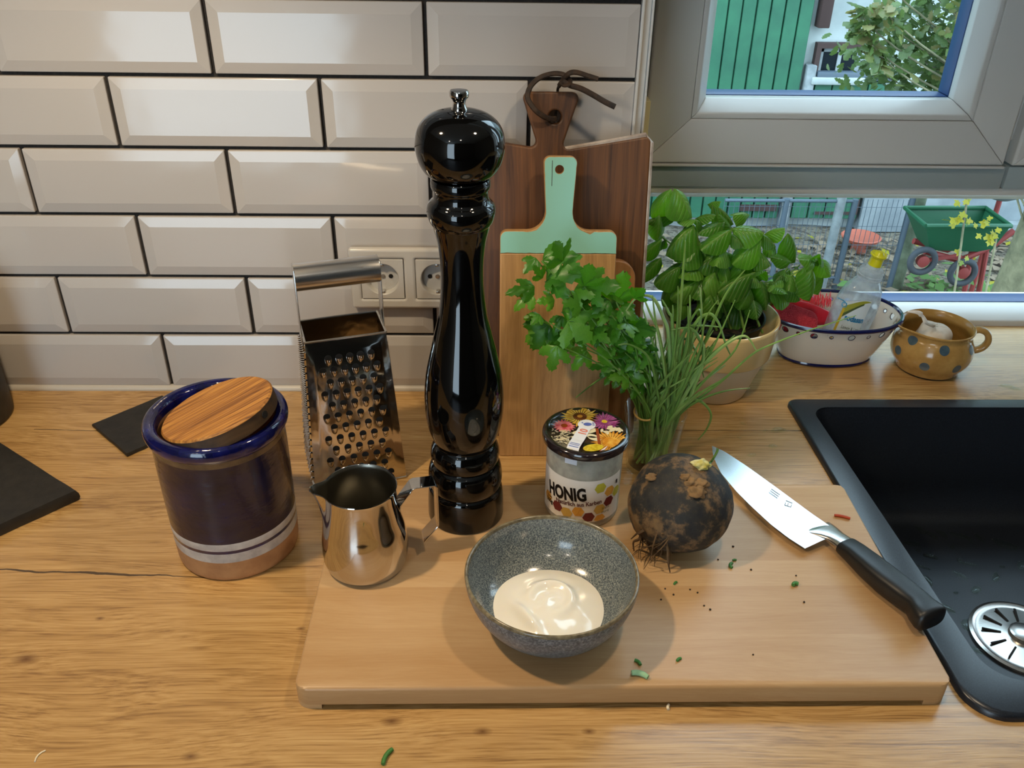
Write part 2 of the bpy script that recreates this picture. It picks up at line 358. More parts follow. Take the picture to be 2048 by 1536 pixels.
# ------------------------------------------------------------------ mesh helpers
class B:
    def __init__(s): s.v = []; s.f = []; s.mi = []
    def quad(s, idx, mi=0): s.f.append(tuple(idx)); s.mi.append(mi)
    def add(s, vs, fs, mi=0, mtx=None):
        n = len(s.v)
        for p in vs:
            p = Vector(p); s.v.append(mtx @ p if mtx is not None else p)
        for f in fs: s.f.append(tuple(i+n for i in f)); s.mi.append(mi)
        return s
    def box(s, x0, x1, y0, y1, z0, z1, mi=0, mtx=None):
        vs = [(x0, y0, z0), (x1, y0, z0), (x1, y1, z0), (x0, y1, z0), (x0, y0, z1), (x1, y0, z1), (x1, y1, z1), (x0, y1, z1)]
        return s.add(vs, [(0, 3, 2, 1), (4, 5, 6, 7), (0, 1, 5, 4), (1, 2, 6, 5), (2, 3, 7, 6), (3, 0, 4, 7)], mi, mtx)
    def lathe(s, prof, n=48, mi=None, centre=(0, 0), fn=None, mtx=None, caps=True):
        """prof [(r,z)] bottom to top; mi list per segment"""
        base = len(s.v); vs = []
        for r, z in prof:
            for j in range(n):
                a = 2*PI*j/n; rr, zz = r, z
                if fn: rr, zz = fn(a, r, z)
                p = Vector((centre[0]+rr*math.cos(a), centre[1]+rr*math.sin(a), zz)); s.v.append(mtx @ p if mtx is not None else p)
        for i in range(len(prof)-1):
            for j in range(n):
                k = (j+1) % n
                s.f.append((base+i*n+j, base+i*n+k, base+(i+1)*n+k, base+(i+1)*n+j)); s.mi.append(mi[i] if mi else 0)
        if caps and prof[0][0] > 1e-5: s.f.append(tuple(base+j for j in range(n-1, -1, -1))); s.mi.append(mi[0] if mi else 0)
        if caps and prof[-1][0] > 1e-5: s.f.append(tuple(base+(len(prof)-1)*n+j for j in range(n))); s.mi.append(mi[-1] if mi else 0)
        return s
    def tube(s, pts, rad, n=8, mi=0, cap=True, flat=1.0, up=None):
        pts = [Vector(p) for p in pts]; m_ = len(pts)
        if not isinstance(rad, (list, tuple)): rad = [rad]*m_
        base = len(s.v); prev = None
        for i, p in enumerate(pts):
            t = (pts[min(i+1, m_-1)]-pts[max(i-1, 0)])
            t = t.normalized() if t.length > 1e-9 else Vector((0, 0, 1))
            if prev is None:
                a = Vector(up) if up else (Vector((0, 0, 1)) if abs(t.z) < .9 else Vector((1, 0, 0)))
                a = (a - t*a.dot(t)).normalized()
            else: a = (prev - t*prev.dot(t)).normalized()
            prev = a; b = t.cross(a)
            for j in range(n):
                g = 2*PI*j/n; s.v.append(p + (a*math.cos(g) + b*math.sin(g)*flat)*rad[i])
        for i in range(m_-1):
            for j in range(n):
                k = (j+1) % n
                s.f.append((base+i*n+j, base+i*n+k, base+(i+1)*n+k, base+(i+1)*n+j)); s.mi.append(mi)
        if cap:
            s.f.append(tuple(base+j for j in range(n-1, -1, -1))); s.mi.append(mi)
            s.f.append(tuple(base+(m_-1)*n+j for j in range(n))); s.mi.append(mi)
        return s
    def mesh(s, name, mats, smooth=True, angle=40, bevel=0.0, seg=2, weld=False):
        me = bpy.data.meshes.new(name); me.from_pydata([tuple(p) for p in s.v], [], s.f)
        for mt in (mats if isinstance(mats, (list, tuple)) else [mats]): me.materials.append(mt)
        me.polygons.foreach_set('material_index', s.mi)
        bm = bmesh.new(); bm.from_mesh(me)
        bmesh.ops.remove_doubles(bm, verts=bm.verts, dist=1e-6)
        bmesh.ops.recalc_face_normals(bm, faces=bm.faces)
        if bevel:
            es = [e for e in bm.edges if len(e.link_faces) == 2 and e.calc_face_angle(0) > math.radians(30)]
            bmesh.ops.bevel(bm, geom=es, offset=bevel, segments=seg, affect='EDGES', profile=.5)
        bm.to_mesh(me); bm.free()
        if smooth: me.shade_smooth(); me.set_sharp_from_angle(angle=math.radians(angle))
        return me
    def build(s, name, mats, parent=None, smooth=True, angle=40, bevel=0.0, seg=2, mtx=None):
        return put(name, s.mesh(name, mats, smooth, angle, bevel, seg), parent, mtx)
def put(name, me, parent=None, mtx=None):
    o = bpy.data.objects.new(name, me); COL.objects.link(o)
    if mtx is not None: o.matrix_world = mtx
    if parent is not None:
        o.parent = parent; o.matrix_parent_inverse = PINV.get(parent.name, Matrix.Identity(4))
    return o
PINV = {}
def tag(o, label=None, cat=None, group=None, kind=None):
    for k, v in (('label', label), ('category', cat), ('group', group), ('kind', kind)):
        if v: o[k] = v
    return o
def thing(name, label, cat, loc=(0, 0, 0), group=None, kind=None):
    o = bpy.data.objects.new(name, None); COL.objects.link(o); o.location = loc; o.empty_display_size = .02
    PINV[o.name] = Matrix.Translation(-Vector(loc)); return tag(o, label, cat, group, kind)
def subparent(o):   # let a mesh part built in world coordinates carry sub-parts
    PINV[o.name] = Matrix.Identity(4); return o
def curve_mesh(name, loops, thick, bevel, mats, seg=3):
    """flat plate with holes from closed loops (outer first), front face at +thick/2"""
    c = bpy.data.curves.new(name, 'CURVE'); c.dimensions = '2D'; c.fill_mode = 'BOTH'
    for lp in loops:
        sp_ = c.splines.new('POLY'); sp_.points.add(len(lp)-1); sp_.use_cyclic_u = True
        for i, p in enumerate(lp): sp_.points[i].co = (p[0], p[1], 0, 1)
    c.extrude = max(thick/2-bevel, 0); c.bevel_depth = bevel; c.bevel_resolution = seg; c.offset = -bevel
    ob = bpy.data.objects.new(name, c); me = bpy.data.meshes.new_from_object(ob); bpy.data.objects.remove(ob)
    me.materials.clear()
    for mt in (mats if isinstance(mats, (list, tuple)) else [mats]): me.materials.append(mt)
    me.shade_smooth(); me.set_sharp_from_angle(angle=math.radians(35)); return me
def text_mesh(name, body, size, m_, bold=0.0, cond=1.0, thick=.0001):
    c = bpy.data.curves.new(name, 'FONT'); c.body = body; c.size = size; c.offset = bold*size; c.extrude = thick; c.resolution_u = 3
    c.align_x = 'LEFT'
    ob = bpy.data.objects.new(name, c); me = bpy.data.meshes.new_from_object(ob); bpy.data.objects.remove(ob)
    me.materials.clear(); me.materials.append(m_)
    for v in me.vertices: v.co.x *= cond
    return me
def rounded(pts, rads, n=6):
    out = []; N = len(pts)
    for i in range(N):
        p = Vector(pts[i]).to_2d() if len(pts[i]) > 2 else Vector(pts[i]); a = Vector(pts[i-1][:2]); b = Vector(pts[(i+1) % N][:2]); r = rads[i] if isinstance(rads, (list, tuple)) else rads
        if r <= 0: out.append(p); continue
        d1 = (a-p).normalized(); d2 = (b-p).normalized(); ang = d1.angle(d2); t = r/math.tan(ang/2)
        p1 = p+d1*t; p2 = p+d2*t; c = p+(d1+d2).normalized()*(r/math.sin(ang/2))
        a1 = math.atan2(*(p1-c).yx); a2 = math.atan2(*(p2-c).yx); da = (a2-a1+PI) % (2*PI)-PI
        for j in range(n+1):
            g = a1+da*j/n; out.append(Vector((c.x+r*math.cos(g), c.y+r*math.sin(g))))
    return out
def circle2(cx, cy_, r, n=24): return [Vector((cx+r*math.cos(2*PI*i/n), cy_+r*math.sin(2*PI*i/n))) for i in range(n)]
def spline(pts, n=6):
    pts = [Vector(p) for p in pts]; out = []
    for i in range(len(pts)-1):
        p0, p1, p2, p3 = pts[max(i-1, 0)], pts[i], pts[i+1], pts[min(i+2, len(pts)-1)]
        for j in range(n):
            t = j/n; out.append(.5*((2*p1)+(p2-p0)*t+(2*p0-5*p1+4*p2-p3)*t*t+(3*p1-p0-3*p2+p3)*t**3))
    out.append(pts[-1]); return out
def dupe(root, loc=None, mtx=None, label=None):
    r = root.copy(); COL.objects.link(r)
    if loc is not None: r.location = loc
    if mtx is not None: r.matrix_world = mtx
    if label: r['label'] = label
    return r

# ================================================================== THE ROOM
XE = .7025                    # right end of the tiled wall
WX0, WX1, WY = XE, 2.45, .187 # window niche
def struct(o): o['kind'] = 'structure'; return o
b = B(); b.box(-1.3, XE, -.0, .40, -.9, 1.58)
wall_back = struct(b.build('wall_back', mat['grout'], smooth=False)); subparent(wall_back)
# metro tiles, one object each
PT, QT, Z0 = .2345, .08055, .08385; G = .0045
cache = {}
def tile_mesh(w, h):
    key = (round(w, 4), round(h, 4))
    if key in cache: return cache[key]
    b = B(); a = min(.0125, w*.3); e = .0018; t = .0046
    o = [(-w/2, -h/2), (w/2, -h/2), (w/2, h/2), (-w/2, h/2)]; i_ = [(-w/2+a, -h/2+a), (w/2-a, -h/2+a), (w/2-a, h/2-a), (-w/2+a, h/2-a)]
    vs = [(x, .004, z) for x, z in o]+[(x, -e, z) for x, z in o]+[(x, -t, z) for x, z in i_]
    fs = []
    for k in range(4):
        l = (k+1) % 4
        fs += [(k, l, 4+l, 4+k), (4+k, 4+l, 8+l, 8+k)]
    fs.append((8, 9, 10, 11)); b.add(vs, fs)
    cache[key] = b.mesh('tile', mat['tile'], True, 12, .0011, 2); return cache[key]
def lay_tile(x0, x1, z0, z1):
    x0, x1 = max(x0, -1.28), min(x1, XE+.0018)
    if x1-x0 < .012: return
    o = put('tile', tile_mesh(x1-x0-G, z1-z0-G), wall_back)
    o.location = ((x0+x1)/2, -.0035, (z0+z1)/2)
    o.rotation_euler = (random.uniform(-.004, .004), 0, random.uniform(-.005, .005))
for k in range(-1, 9):
    za = Z0+k*QT if k >= 0 else .0045; zb = Z0+(k+1)*QT
    off = .0 if k % 2 == 0 else .49*PT
    for i in range(-6, 4): lay_tile(off+i*PT, off+(i+1)*PT, za, zb)
b = B(); b.tube([(-1.3, -.004, .001), (XE, -.004, .001)], .0062, 10)
struct(b.build('trim_1', mat['silicone']))                       # silicone joint at the worktop
b = B(); b.box(XE-.0005, XE+.0025, -.0095, .02, 0, 1.0); b.box(XE+.0025, XE+.012, .004, .03, 0, 1.0); b.box(XE+.012, XE+.0145, .0, .04, 0, 1.0)
struct(b.build('trim_2', [mat['upvc']], bevel=.0006))            # edge profile of the tiled wall
def wall(name, *box, m='roomwall'):
    b = B(); b.box(*box); return struct(b.build(name, mat[m], smooth=False))
b = B(); b.box(XE, 2.9, 0, .40, 1.25, 1.58); b.box(2.45, 2.9, 0, .40, -.9, 1.25); b.box(XE, 2.45, 0, .40, -.9, -.045); b.box(XE, 2.45, .03, .40, -.045, -.04)
struct(b.build('wall_window', mat['plaster'], smooth=False))
wall('wall_left', -1.34, -1.3, -3.4, .4, -.9, 1.58)
wall('wall_right', 2.9, 2.94, -3.4, .4, -.9, 1.58)
b = B(); b.box(-1.3, -1.26, -3.44, -3.4, -.9, 1.58); b.box(-.16, 2.9, -3.44, -3.4, -.9, 1.58); b.box(-1.26, -.16, -3.44, -3.4, 1.45, 1.58); b.box(-1.26, -.16, -3.44, -3.4, -.9, -.7)
struct(b.build('wall_front', flat('dark_room_wall', '#36322f', .8), smooth=False))
wall('ceiling', -1.34, 2.94, -3.44, .4, 1.58, 1.62, m='ceil')
wall('floor', -1.34, 2.94, -3.44, .4, -.94, -.9, m='floor')

# ---------------- windows
def rails(parent, x0, x1, z0, z1, prof, m, name='rail', gap=.0004, sides='LBRT'):
    """four mitred lengths of one moulding, each its own part; prof = [(inset, y)] across the moulding"""
    n = len(prof)
    for s_ in sides:
        b = B()
        for i, (q, y) in enumerate(prof):
            g = gap
            if s_ == 'L': b.v += [Vector((x0+q, y, z0+q+g)), Vector((x0+q, y, z1-q-g))]
            if s_ == 'R': b.v += [Vector((x1-q, y, z0+q+g)), Vector((x1-q, y, z1-q-g))]
            if s_ == 'B': b.v += [Vector((x0+q+g, y, z0+q)), Vector((x1-q-g, y, z0+q))]
            if s_ == 'T': b.v += [Vector((x0+q+g, y, z1-q)), Vector((x1-q-g, y, z1-q))]
        for i in range(n):
            j = (i+1) % n; b.quad((2*i, 2*j, 2*j+1, 2*i+1))
        b.quad([2*i for i in range(n)]); b.quad([2*i+1 for i in range(n-1, -1, -1)])
        b.build(name, m, parent, angle=30, bevel=.0012)
def window(name, x0, x1, z0, z1, yf, face, bead, top, sides='LBRT'):
    """yf = face plane; face = sash face width; bead = bead face width; top = sloping bead ledge height"""
    w = thing(name, None, None, ((x0+x1)/2, yf, z0), kind='structure')
    if face > 0:
        rails(w, x0, x1, z0, z1, [(0, yf+.003), (.003, yf), (face, yf), (face, yf+.07), (0, yf+.07)], mat['upvc'], 'sash_rail', sides=sides)
    rails(w, x0+face, x1-face, z0+face, z1-face, [(.0006, yf+.0015), (bead-.002, yf+.0015), (bead, yf+.004), (bead+top, yf+.026), (bead+top, yf+.05), (.0006, yf+.05)], mat['upvc'], 'glazing_bead', sides=sides)
    q = face+bead+top
    rails(w, x0+q-.003, x1-q+.003, z0+q-.003, z1-q+.003, [(0, yf+.041), (.0045, yf+.041), (.0045, yf+.072), (0, yf+.072)], mat['gasket'], 'outer_frame', sides=sides)
    b = B(); b.box(x0+q-.004, x1-q+.004, yf+.034, yf+.038, z0+q-.004, z1-q+.004); b.build('pane', mat['pane'], w, smooth=False)
    return w
YS = WY-.012
xs0 = PY(1313, 5, YS).x; zs0 = PY(1600, 329, YS).z; xs1 = PY(2018, 300, YS).x
fz = PY(1395, 238, YS); bx0 = fz.x-xs0; 
bead_w = PY(1411, 224, YS).z-fz.z
window('window_1', xs0, xs1, zs0, 1.2, YS, fz.z-zs0, bead_w, .013)
xs2 = PY(2032, 310, YS).x
window('window_3', xs2, xs2+.53, zs0, 1.2, YS, fz.z-zs0, bead_w, .013)
zl1 = PY(1600, 374, WY).z
window('window_2', XE+.0, WX1, -.002, zl1, WY, .0, PY(1950, 634, WY).z-.004, .012)
# fixed frame and transom behind the sashes
w = thing('window_4', None, None, (1.2, WY, zl1), kind='structure')
b = B(); b.box(XE-.05, PY(1999, 360, WY+.004).x-.0008, WY-.004, WY+.07, zl1+.0005, zs0-.0036); b.build('transom', mat['upvc_shaded'], w, bevel=.001)
b = B(); b.box(xs0, xs1, YS-.0025, YS+.004, zs0-.0035, zs0-.0003); b.build('sash_drip', mat['upvc'], w, bevel=.0008)
b = B(); b.box(PY(2003, 360, WY+.004).x+.0008, WX1, WY-.004, WY+.07, zl1+.0005, zs0-.0036); b.build('transom', mat['upvc_shaded'], w, bevel=.001)
b = B(); b.box(XE-.05, xs0+.02, WY+.003, WY+.07, zs0+.031, 1.25); b.build('jamb', mat['upvc_shaded'], w, bevel=.001)
b = B(); b.box(xs1-.02, xs2+.02, WY+.008, WY+.07, zs0+.031, 1.25); b.build('mullion', mat['upvc'], w, bevel=.001)
p = PY(1284, 197, .165); q = PY(1300, 197, .165)
b = B(); b.box(p.x, q.x-.001, .150, .183, .0005, p.z); b.build('batten', mat['batten'], w, bevel=.001)

# ---------------- worktop (one continuous piece with the sink cut out)
HX0, HX1, HY0, HY1 = .9515, 1.675, -.522, -.047
b = B()
zt, zbm = 0.0, -.038
X = [-1.29, HX0, HX1, 2.89]; Yv = [-.665, HY0, HY1, .0, .30]
def top_(z, flip):
    base = len(b.v)
    for y in Yv[:4]:
        for x in X: b.v.append(Vector((x, y, z)))
    for j in range(3):
        for i in range(3):
            if i == 1 and j == 1: continue
            b.quad((base+j*4+i, base+j*4+i+1, base+(j+1)*4+i+1, base+(j+1)*4+i))
    return base
t0 = top_(zt, 0); t1 = top_(zbm, 1)
for a_, c_ in ((0, 1), (1, 2), (2, 3)): b.quad((t0+a_, t1+a_, t1+c_, t0+c_)); 
for j in range(3):
    b.quad((t0+j*4, t0+(j+1)*4, t1+(j+1)*4, t1+j*4)); b.quad((t0+j*4+3, t1+j*4+3, t1+(j+1)*4+3, t0+(j+1)*4+3))
for a_, c_ in ((12, 13), (13, 14), (14, 15)): b.quad((t0+a_, t0+c_, t1+c_, t1+a_))
for a_, c_ in ((5, 6), (6, 10), (10, 9), (9, 5)): b.quad((t0+a_, t0+c_, t1+c_, t1+a_))
me = b.mesh('worktop', mat['oak'], False)
worktop = put('worktop', me)
tag(worktop, 'long oak-grained kitchen worktop under everything, running to the window', 'worktop')
b = B(); b.box(XE, WX1, 0.0, WY+.02, -.038, 0.0); put('niche_top', b.mesh('niche_top', mat['oak'], False), worktop)
# ---------------- granite sink
sk = thing('sink', 'black granite sink set in the oak worktop on the right', 'sink', (1.3, -.3, 0))
OB = rounded([(.9325, -.037), (1.69, -.037), (1.69, -.540), (.9475, -.540)], [.012, .012, .03, .034], 8)
IB = rounded([(.9565, -.0575), (1.66, -.0575), (1.66, -.5055), (.9785, -.5055)], [.022, .022, .04, .034], 8)
n = len(OB)
def ring(pts, z, k=0.0):
    c = Vector((1.3, -.29)); out = []
    for p in pts:
        d = (c-Vector(p)); out.append(Vector((p[0]+math.copysign(min(abs(d.x), k), d.x), p[1]+math.copysign(min(abs(d.y), k), d.y), z)))
    return out
b = B()
rows = [ring(OB, .0003), ring(OB, .0050, .0004), ring(OB, .0068, .0018), ring(OB, .0075, .0045), ring(IB, .0075, -.002), ring(IB, .0068, .0008), ring(IB, .004, .0018), ring(IB, -.12, .004), ring(IB, -.155, .008), ring(IB, -.166, .018), ring(IB, -.17, .034)]
for r_ in rows: b.v += r_
for i in range(len(rows)-1):
    for j in range(n):
        k = (j+1) % n; b.quad((i*n+j, i*n+k, (i+1)*n+k, (i+1)*n+j))
b.quad([(len(rows)-1)*n+j for j in range(n)])
b.build('basin', mat['granite'], sk, angle=60)
dc = PZ(2044, 1275.6, -.168)
dr = thing_part = None
b = B(); b.lathe([(.0585, -.1697), (.0585, -.1668), (.055, -.1655), (.051, -.1672), (.047, -.1668), (.022, -.1650), (.0165, -.1640), (.0160, -.1585), (.013, -.1570), (.0, -.1566)], 56, centre=(dc.x, dc.y))
drain = subparent(b.build('drain_strainer', mat['brushed'], sk, angle=35))
for i in range(12):
    a = 2*PI*i/12+.25
    b = B(); R_ = Matrix.Translation((dc.x, dc.y, -.16585)) @ Matrix.Rotation(a, 4, 'Z') @ Matrix.Rotation(-.035, 4, 'Y')
    b.box(.024, .045, -.0011, .0011, -.0012, .0008, 0, R_); b.build('slot', mat['darkhole'], drain, smooth=False)

# ---------------- double wall socket
so = thing('wall_socket', 'white double wall socket on the tiles behind the black pepper mill', 'socket', (.43, -.01, .16))
SD = -.0075
Rw = Matrix(((1, 0, 0, 0), (0, 0, -1, 0), (0, 1, 0, 0), (0, 0, 0, 1)))   # local x,y,z -> world x,z,-y (front face towards the room)
c1x, c2x, czz = .4070, .4745, .1690
def sq(cx_, cz_, h, r): return rounded([(cx_-h, cz_-h), (cx_+h, cz_-h), (cx_+h, cz_+h), (cx_-h, cz_+h)], r)
h = .0262
me = curve_mesh('frame', [rounded([(c1x-.0400, czz-.0400), (c2x+.0400, czz-.0400), (c2x+.0400, czz+.0400), (c1x-.0400, czz+.0400)], .004), sq(c1x, czz, h+.0005, .001)[::-1], sq(c2x, czz, h+.0005, .001)[::-1]], .010, .0035, mat['socket'])
put('frame', me, so, Matrix.Translation((0, -.0085+SD, 0)) @ Rw)
b = B(); b.box(c1x-.037, c2x+.037, -.0104, -.0098, czz-.037, czz+.037); b.build('back_plate', mat['darkhole'], so, smooth=False)
for cx_ in (c1x, c2x):
    me = curve_mesh('socket_insert', [sq(cx_, czz, h, .001), circle2(cx_, czz, .0205, 40)[::-1]], .010, .0006, mat['socket'])
    ins = put('socket_insert', me, so, Matrix.Translation((0, -.0082+SD, 0)) @ Rw); PINV[ins.name] = (Matrix.Translation((0, -.0082+SD, 0)) @ Rw).inverted()
    b = B(); R_ = Matrix.Translation((cx_, -.0128+SD, czz)) @ Rw
    b.lathe([(.0206, .0), (.0198, -.0005), (.0192, -.0088), (.0, -.0088)], 40, caps=False, mtx=Matrix.Translation((cx_, -.0128+SD, czz)) @ Rw)
    b.build('socket_well', mat['socket_in'], ins, angle=60)
    for dx in (-.0095, .0095):
        b = B(); b.lathe([(.0028, 0), (.0028, .0004), (0, .0004)], 16, mtx=Matrix.Translation((cx_+dx, -.0117, czz+.0005)) @ Rw); b.build('pin_hole', mat['darkhole'], ins)
    b = B(); b.lathe([(.003, 0), (.0028, .0008), (0, .001)], 16, mtx=Matrix.Translation((cx_, -.0118, czz+.0005)) @ Rw); b.build('screw', mat['brushed'], ins)
    for s_ in (-1, 1):
        b = B(); b.box(cx_-.002, cx_+.002, -.0195, -.011, czz+s_*.0182-.0014, czz+s_*.0182+.0014); b.build('earth_clip', mat['brushed'], ins, bevel=.0004)

# ================================================================== BOARDS
BX0, BX1, BY0, BY1, ZB = .3772, .9335, -.521, -.2442, .0242
cbd = thing('cutting_board', 'large flat laminated beech cutting board under bowl, mill and knife', 'cutting board', ((BX0+BX1)/2, (BY0+BY1)/2, 0))
ys = [BY0, -.4640, -.4030, -.3680, -.3180, BY1]
for i in range(5):
    y0, y1 = ys[i], ys[i+1]; r = .012
    pts = [(BX0, y0), (BX1, y0), (BX1, y1), (BX0, y1)]
    rr = [r if i == 0 else 0, r if i == 0 else 0, r if i == 4 else 0, r if i == 4 else 0]
    pl = rounded(pts, rr, 6) if i in (0, 4) else [Vector(p) for p in pts]
    b = B(); m_ = len(pl)
    prof = [(.0, .0050), (.0, ZB-.0030), (.0008, ZB-.0008), (.0028, ZB)]
    def ins(p, q):
        x, y = p
        if q == 0: return (x, y)
        cx_ = min(max(x, BX0+q if x < .5 else x), BX1-q); cx_ = max(cx_, BX0+q)
        cy_ = max(min(y, BY1-q), BY0+q); return (cx_, cy_)
    for q, z in prof:
        for p in pl: xx, yy = ins(p, q); b.v.append(Vector((xx, yy, z)))
    for k in range(len(prof)-1):
        for j in range(m_): l = (j+1) % m_; b.quad((k*m_+j, k*m_+l, (k+1)*m_+l, (k+1)*m_+j))
    b.quad([j for j in range(m_-1, -1, -1)]); b.quad([(len(prof)-1)*m_+j for j in range(m_)])
    b.build('stave', mat['beech'], cbd, angle=50)
for x0, x1 in ((BX0, BX0+.022), (BX1-.022, BX1)):
    pl = rounded([(x0, BY0), (x1, BY0), (x1, BY1), (x0, BY1)], [.012 if x0 == BX0 else 0, 0 if x0 == BX0 else .012, 0 if x0 == BX0 else .012, .012 if x0 == BX0 else 0], 6)
    b = B(); m_ = len(pl); b.v = [Vector((p.x, p.y, z)) for z in (0.0, .0049) for p in pl]
    for j in range(m_): l = (j+1) % m_; b.quad((j, l, m_+l, m_+j))
    b.quad(range(m_-1, -1, -1)); b.quad(range(m_, 2*m_)); b.build('foot', mat['beech'], cbd, angle=50)

def leaning(y0, k):   # matrix: local u along x, v up the slope, w towards the room; board front face at w=0
    s = math.sqrt(1+k*k); V_ = Vector((0, k/s, 1/s)); W_ = Vector((0, -1/s, k/s)); U_ = Vector((1, 0, 0))
    mt = Matrix.Identity(4)
    for i in range(3): mt[i][0] = U_[i]; mt[i][1] = V_[i]; mt[i][2] = W_[i]
    mt[1][3] = y0; return mt
def uv(px, py, y0, k):
    p = PL(px, py, y0, k); return (p.x, p.z*math.sqrt(1+k*k))
# dark oak board with a leather loop
y0, k = -.116, .205; mt = leaning(y0, k); U = lambda x, y: uv(x, y, y0, k)
dk = thing('serving_board', 'tall dark oak serving board with tapered grip leaning on the tiles', 'cutting board', (.63, y0, 0))
tr = U(1303, 272); nk = U(1122, 301); nl = U(1077, 297); hl = U(1042, 183); hr = U(1163, 184); hc = U(1110, 234)
xc = (nk[0]+nl[0])/2; half = tr[0]-xc
out = [(xc-half, .0), (tr[0], .0), (tr[0], tr[1]-.0), (nk[0], nk[1]), (hr[0], hr[1]), (hl[0], hl[1]), (nl[0], nl[1]), (xc-half, tr[1])]
lo = rounded(out, [.01, .01, .006, .006, .007, .007, .006, .006], 5)
me = curve_mesh('board', [lo, circle2(hc[0], hc[1], .0072, 24)[::-1]], .018, .0022, mat['dark_oak'])
put('board', me, dk, mt @ Matrix.Translation((0, 0, -.009)))
b = B(); e1 = [(nk[0]+.004, nk[1]+.0012), ((nk[0]+tr[0])/2, (nk[1]+tr[1])/2+.0008), (tr[0]-.006, tr[1]+.0008), (tr[0]+.0006, tr[1]-.007), (tr[0]+.0006, .02)]
b.tube([mt @ Vector((x, y, -.0035)) for x, y in e1], .0029, 6)
b.build('worn_edge', mat['edge_oak'], dk)
lp = [(1111, 237, .002), (1095, 236, .010), (1072, 222, .016), (1056, 200, .014), (1055, 185, .011), (1064, 168, .008), (1082, 154, .006), (1108, 147, .004), (1128, 150, .004), (1138, 160, .006), (1136, 168, .012), (1127, 170, .010), (1122, 163, .006), (1130, 158, .002)]
b = B(); b.tube(spline([mt @ Vector((*U(x, y), w_)) for x, y, w_ in lp], 5), .0029, 8, flat=.6)
lp2 = [(1118, 172, -.002), (1128, 155, .008), (1138, 146, .012), (1152, 145, .012), (1172, 151, .010), (1194, 158, .009)]
b.tube(spline([mt @ Vector((*U(x, y), w_)) for x, y, w_ in lp2], 5), .0030, 8, flat=.6)
lp3 = [(1124, 163, .010), (1140, 171, .011), (1160, 177, .012), (1185, 190, .012), (1207, 203, .013), (1227, 213, .014)]
b.tube(spline([mt @ Vector((*U(x, y), w_)) for x, y, w_ in lp3], 5), .0031, 8, flat=.6)
lp4 = [(1111, 239, .0), (1114, 232, -.022), (1118, 205, -.022), (1118, 178, -.018), (1122, 166, .0)]
b.tube(spline([mt @ Vector((*U(x, y), w_)) for x, y, w_ in lp4], 5), .0026, 8, flat=.6)
b.build('leather_loop', mat['brown_leather'], dk)
# plain rounded board between the two
y0, k = -.139, .205; mt = leaning(y0, k); U = lambda x, y: uv(x, y, y0, k)
ri = U(1271, 560)[0]; tp = U(1245, 521)[1]
mid = thing('rounded_board', 'plain brown rounded board mostly hidden behind the mint-topped board', 'cutting board', (.64, y0, 0))
me = curve_mesh('board', [rounded([(ri-.150, 0), (ri, 0), (ri, tp), (ri-.150, tp)], [.01, .01, .022, .022], 8)], .014, .002, mat['mango2'])
put('board', me, mid, mt @ Matrix.Translation((0, 0, -.007)))
x0_, z0_ = U(1249, 543); x1_, z1_ = U(1254, 565)
b = B()
for (xa, xb, za, zb) in ((x0_, x1_, z0_-.0006, z0_), (x0_, x0_+.0006, z1_, z0_), (x1_-.0006, x1_, z1_, z0_), (x0_, x1_, z1_, z1_+.0006)): b.box(xa, xb, za, zb, -.0001, .0002, mtx=mt)
b.build('stamped_mark', mat['iron'], mid, smooth=False)
# mint topped board
y0, k = -.1585, .205; mt = leaning(y0, k); U = lambda x, y: uv(x, y, y0, k)
mb = thing('paddle_board', 'paddle cutting board with mint green painted top half and handle', 'cutting board', (.61, y0, 0))
xl = U(1000, 480)[0]; xr = U(1234, 480)[0]; sh = U(1020, 462)[1]; hx0 = U(1087, 340)[0]; hx1 = U(1155, 340)[0]; ht = U(1120, 313)[1]; pv = U(1050, 507)[1]
nx0 = U(1089, 440)[0]; nx1 = U(1147, 440)[0]
out = [(xl, 0), (xr, 0), (xr, sh), (nx1, sh), (nx1-.001, sh+.022), (hx1, ht), (hx0, ht), (nx0+.001, sh+.022), (nx0, sh), (xl, sh)]
out = rounded(out, [.004, .004, .008, .020, .0, .007, .007, .0, .020, .008], 6)
hc = U(1119, 339)
lower = [p for p in out if p.y <= pv]; upper = [p for p in out if p.y >= pv]
lower = [Vector((xl, .0)) if False else p for p in lower]
low = [p for p in lower if p.x > (xl+xr)/2]; 
lo_loop = [p for p in out if p.y < sh*.5]; lo_loop = lo_loop + [Vector((xr, pv)), Vector((xl, pv))]
up_loop = [Vector((xl, pv)), Vector((xr, pv))] + [p for p in out if p.y > sh*.5]
T_ = mt @ Matrix.Translation((0, 0, -.0075))
put('bare_wood', curve_mesh('bare_wood', [lo_loop], .015, .0016, mat['mango']), mb, T_)
put('core', curve_mesh('core', [[p for p in up_loop], circle2(hc[0], hc[1], .0047, 20)[::-1]], .0150, .0009, mat['mango']), mb, T_)
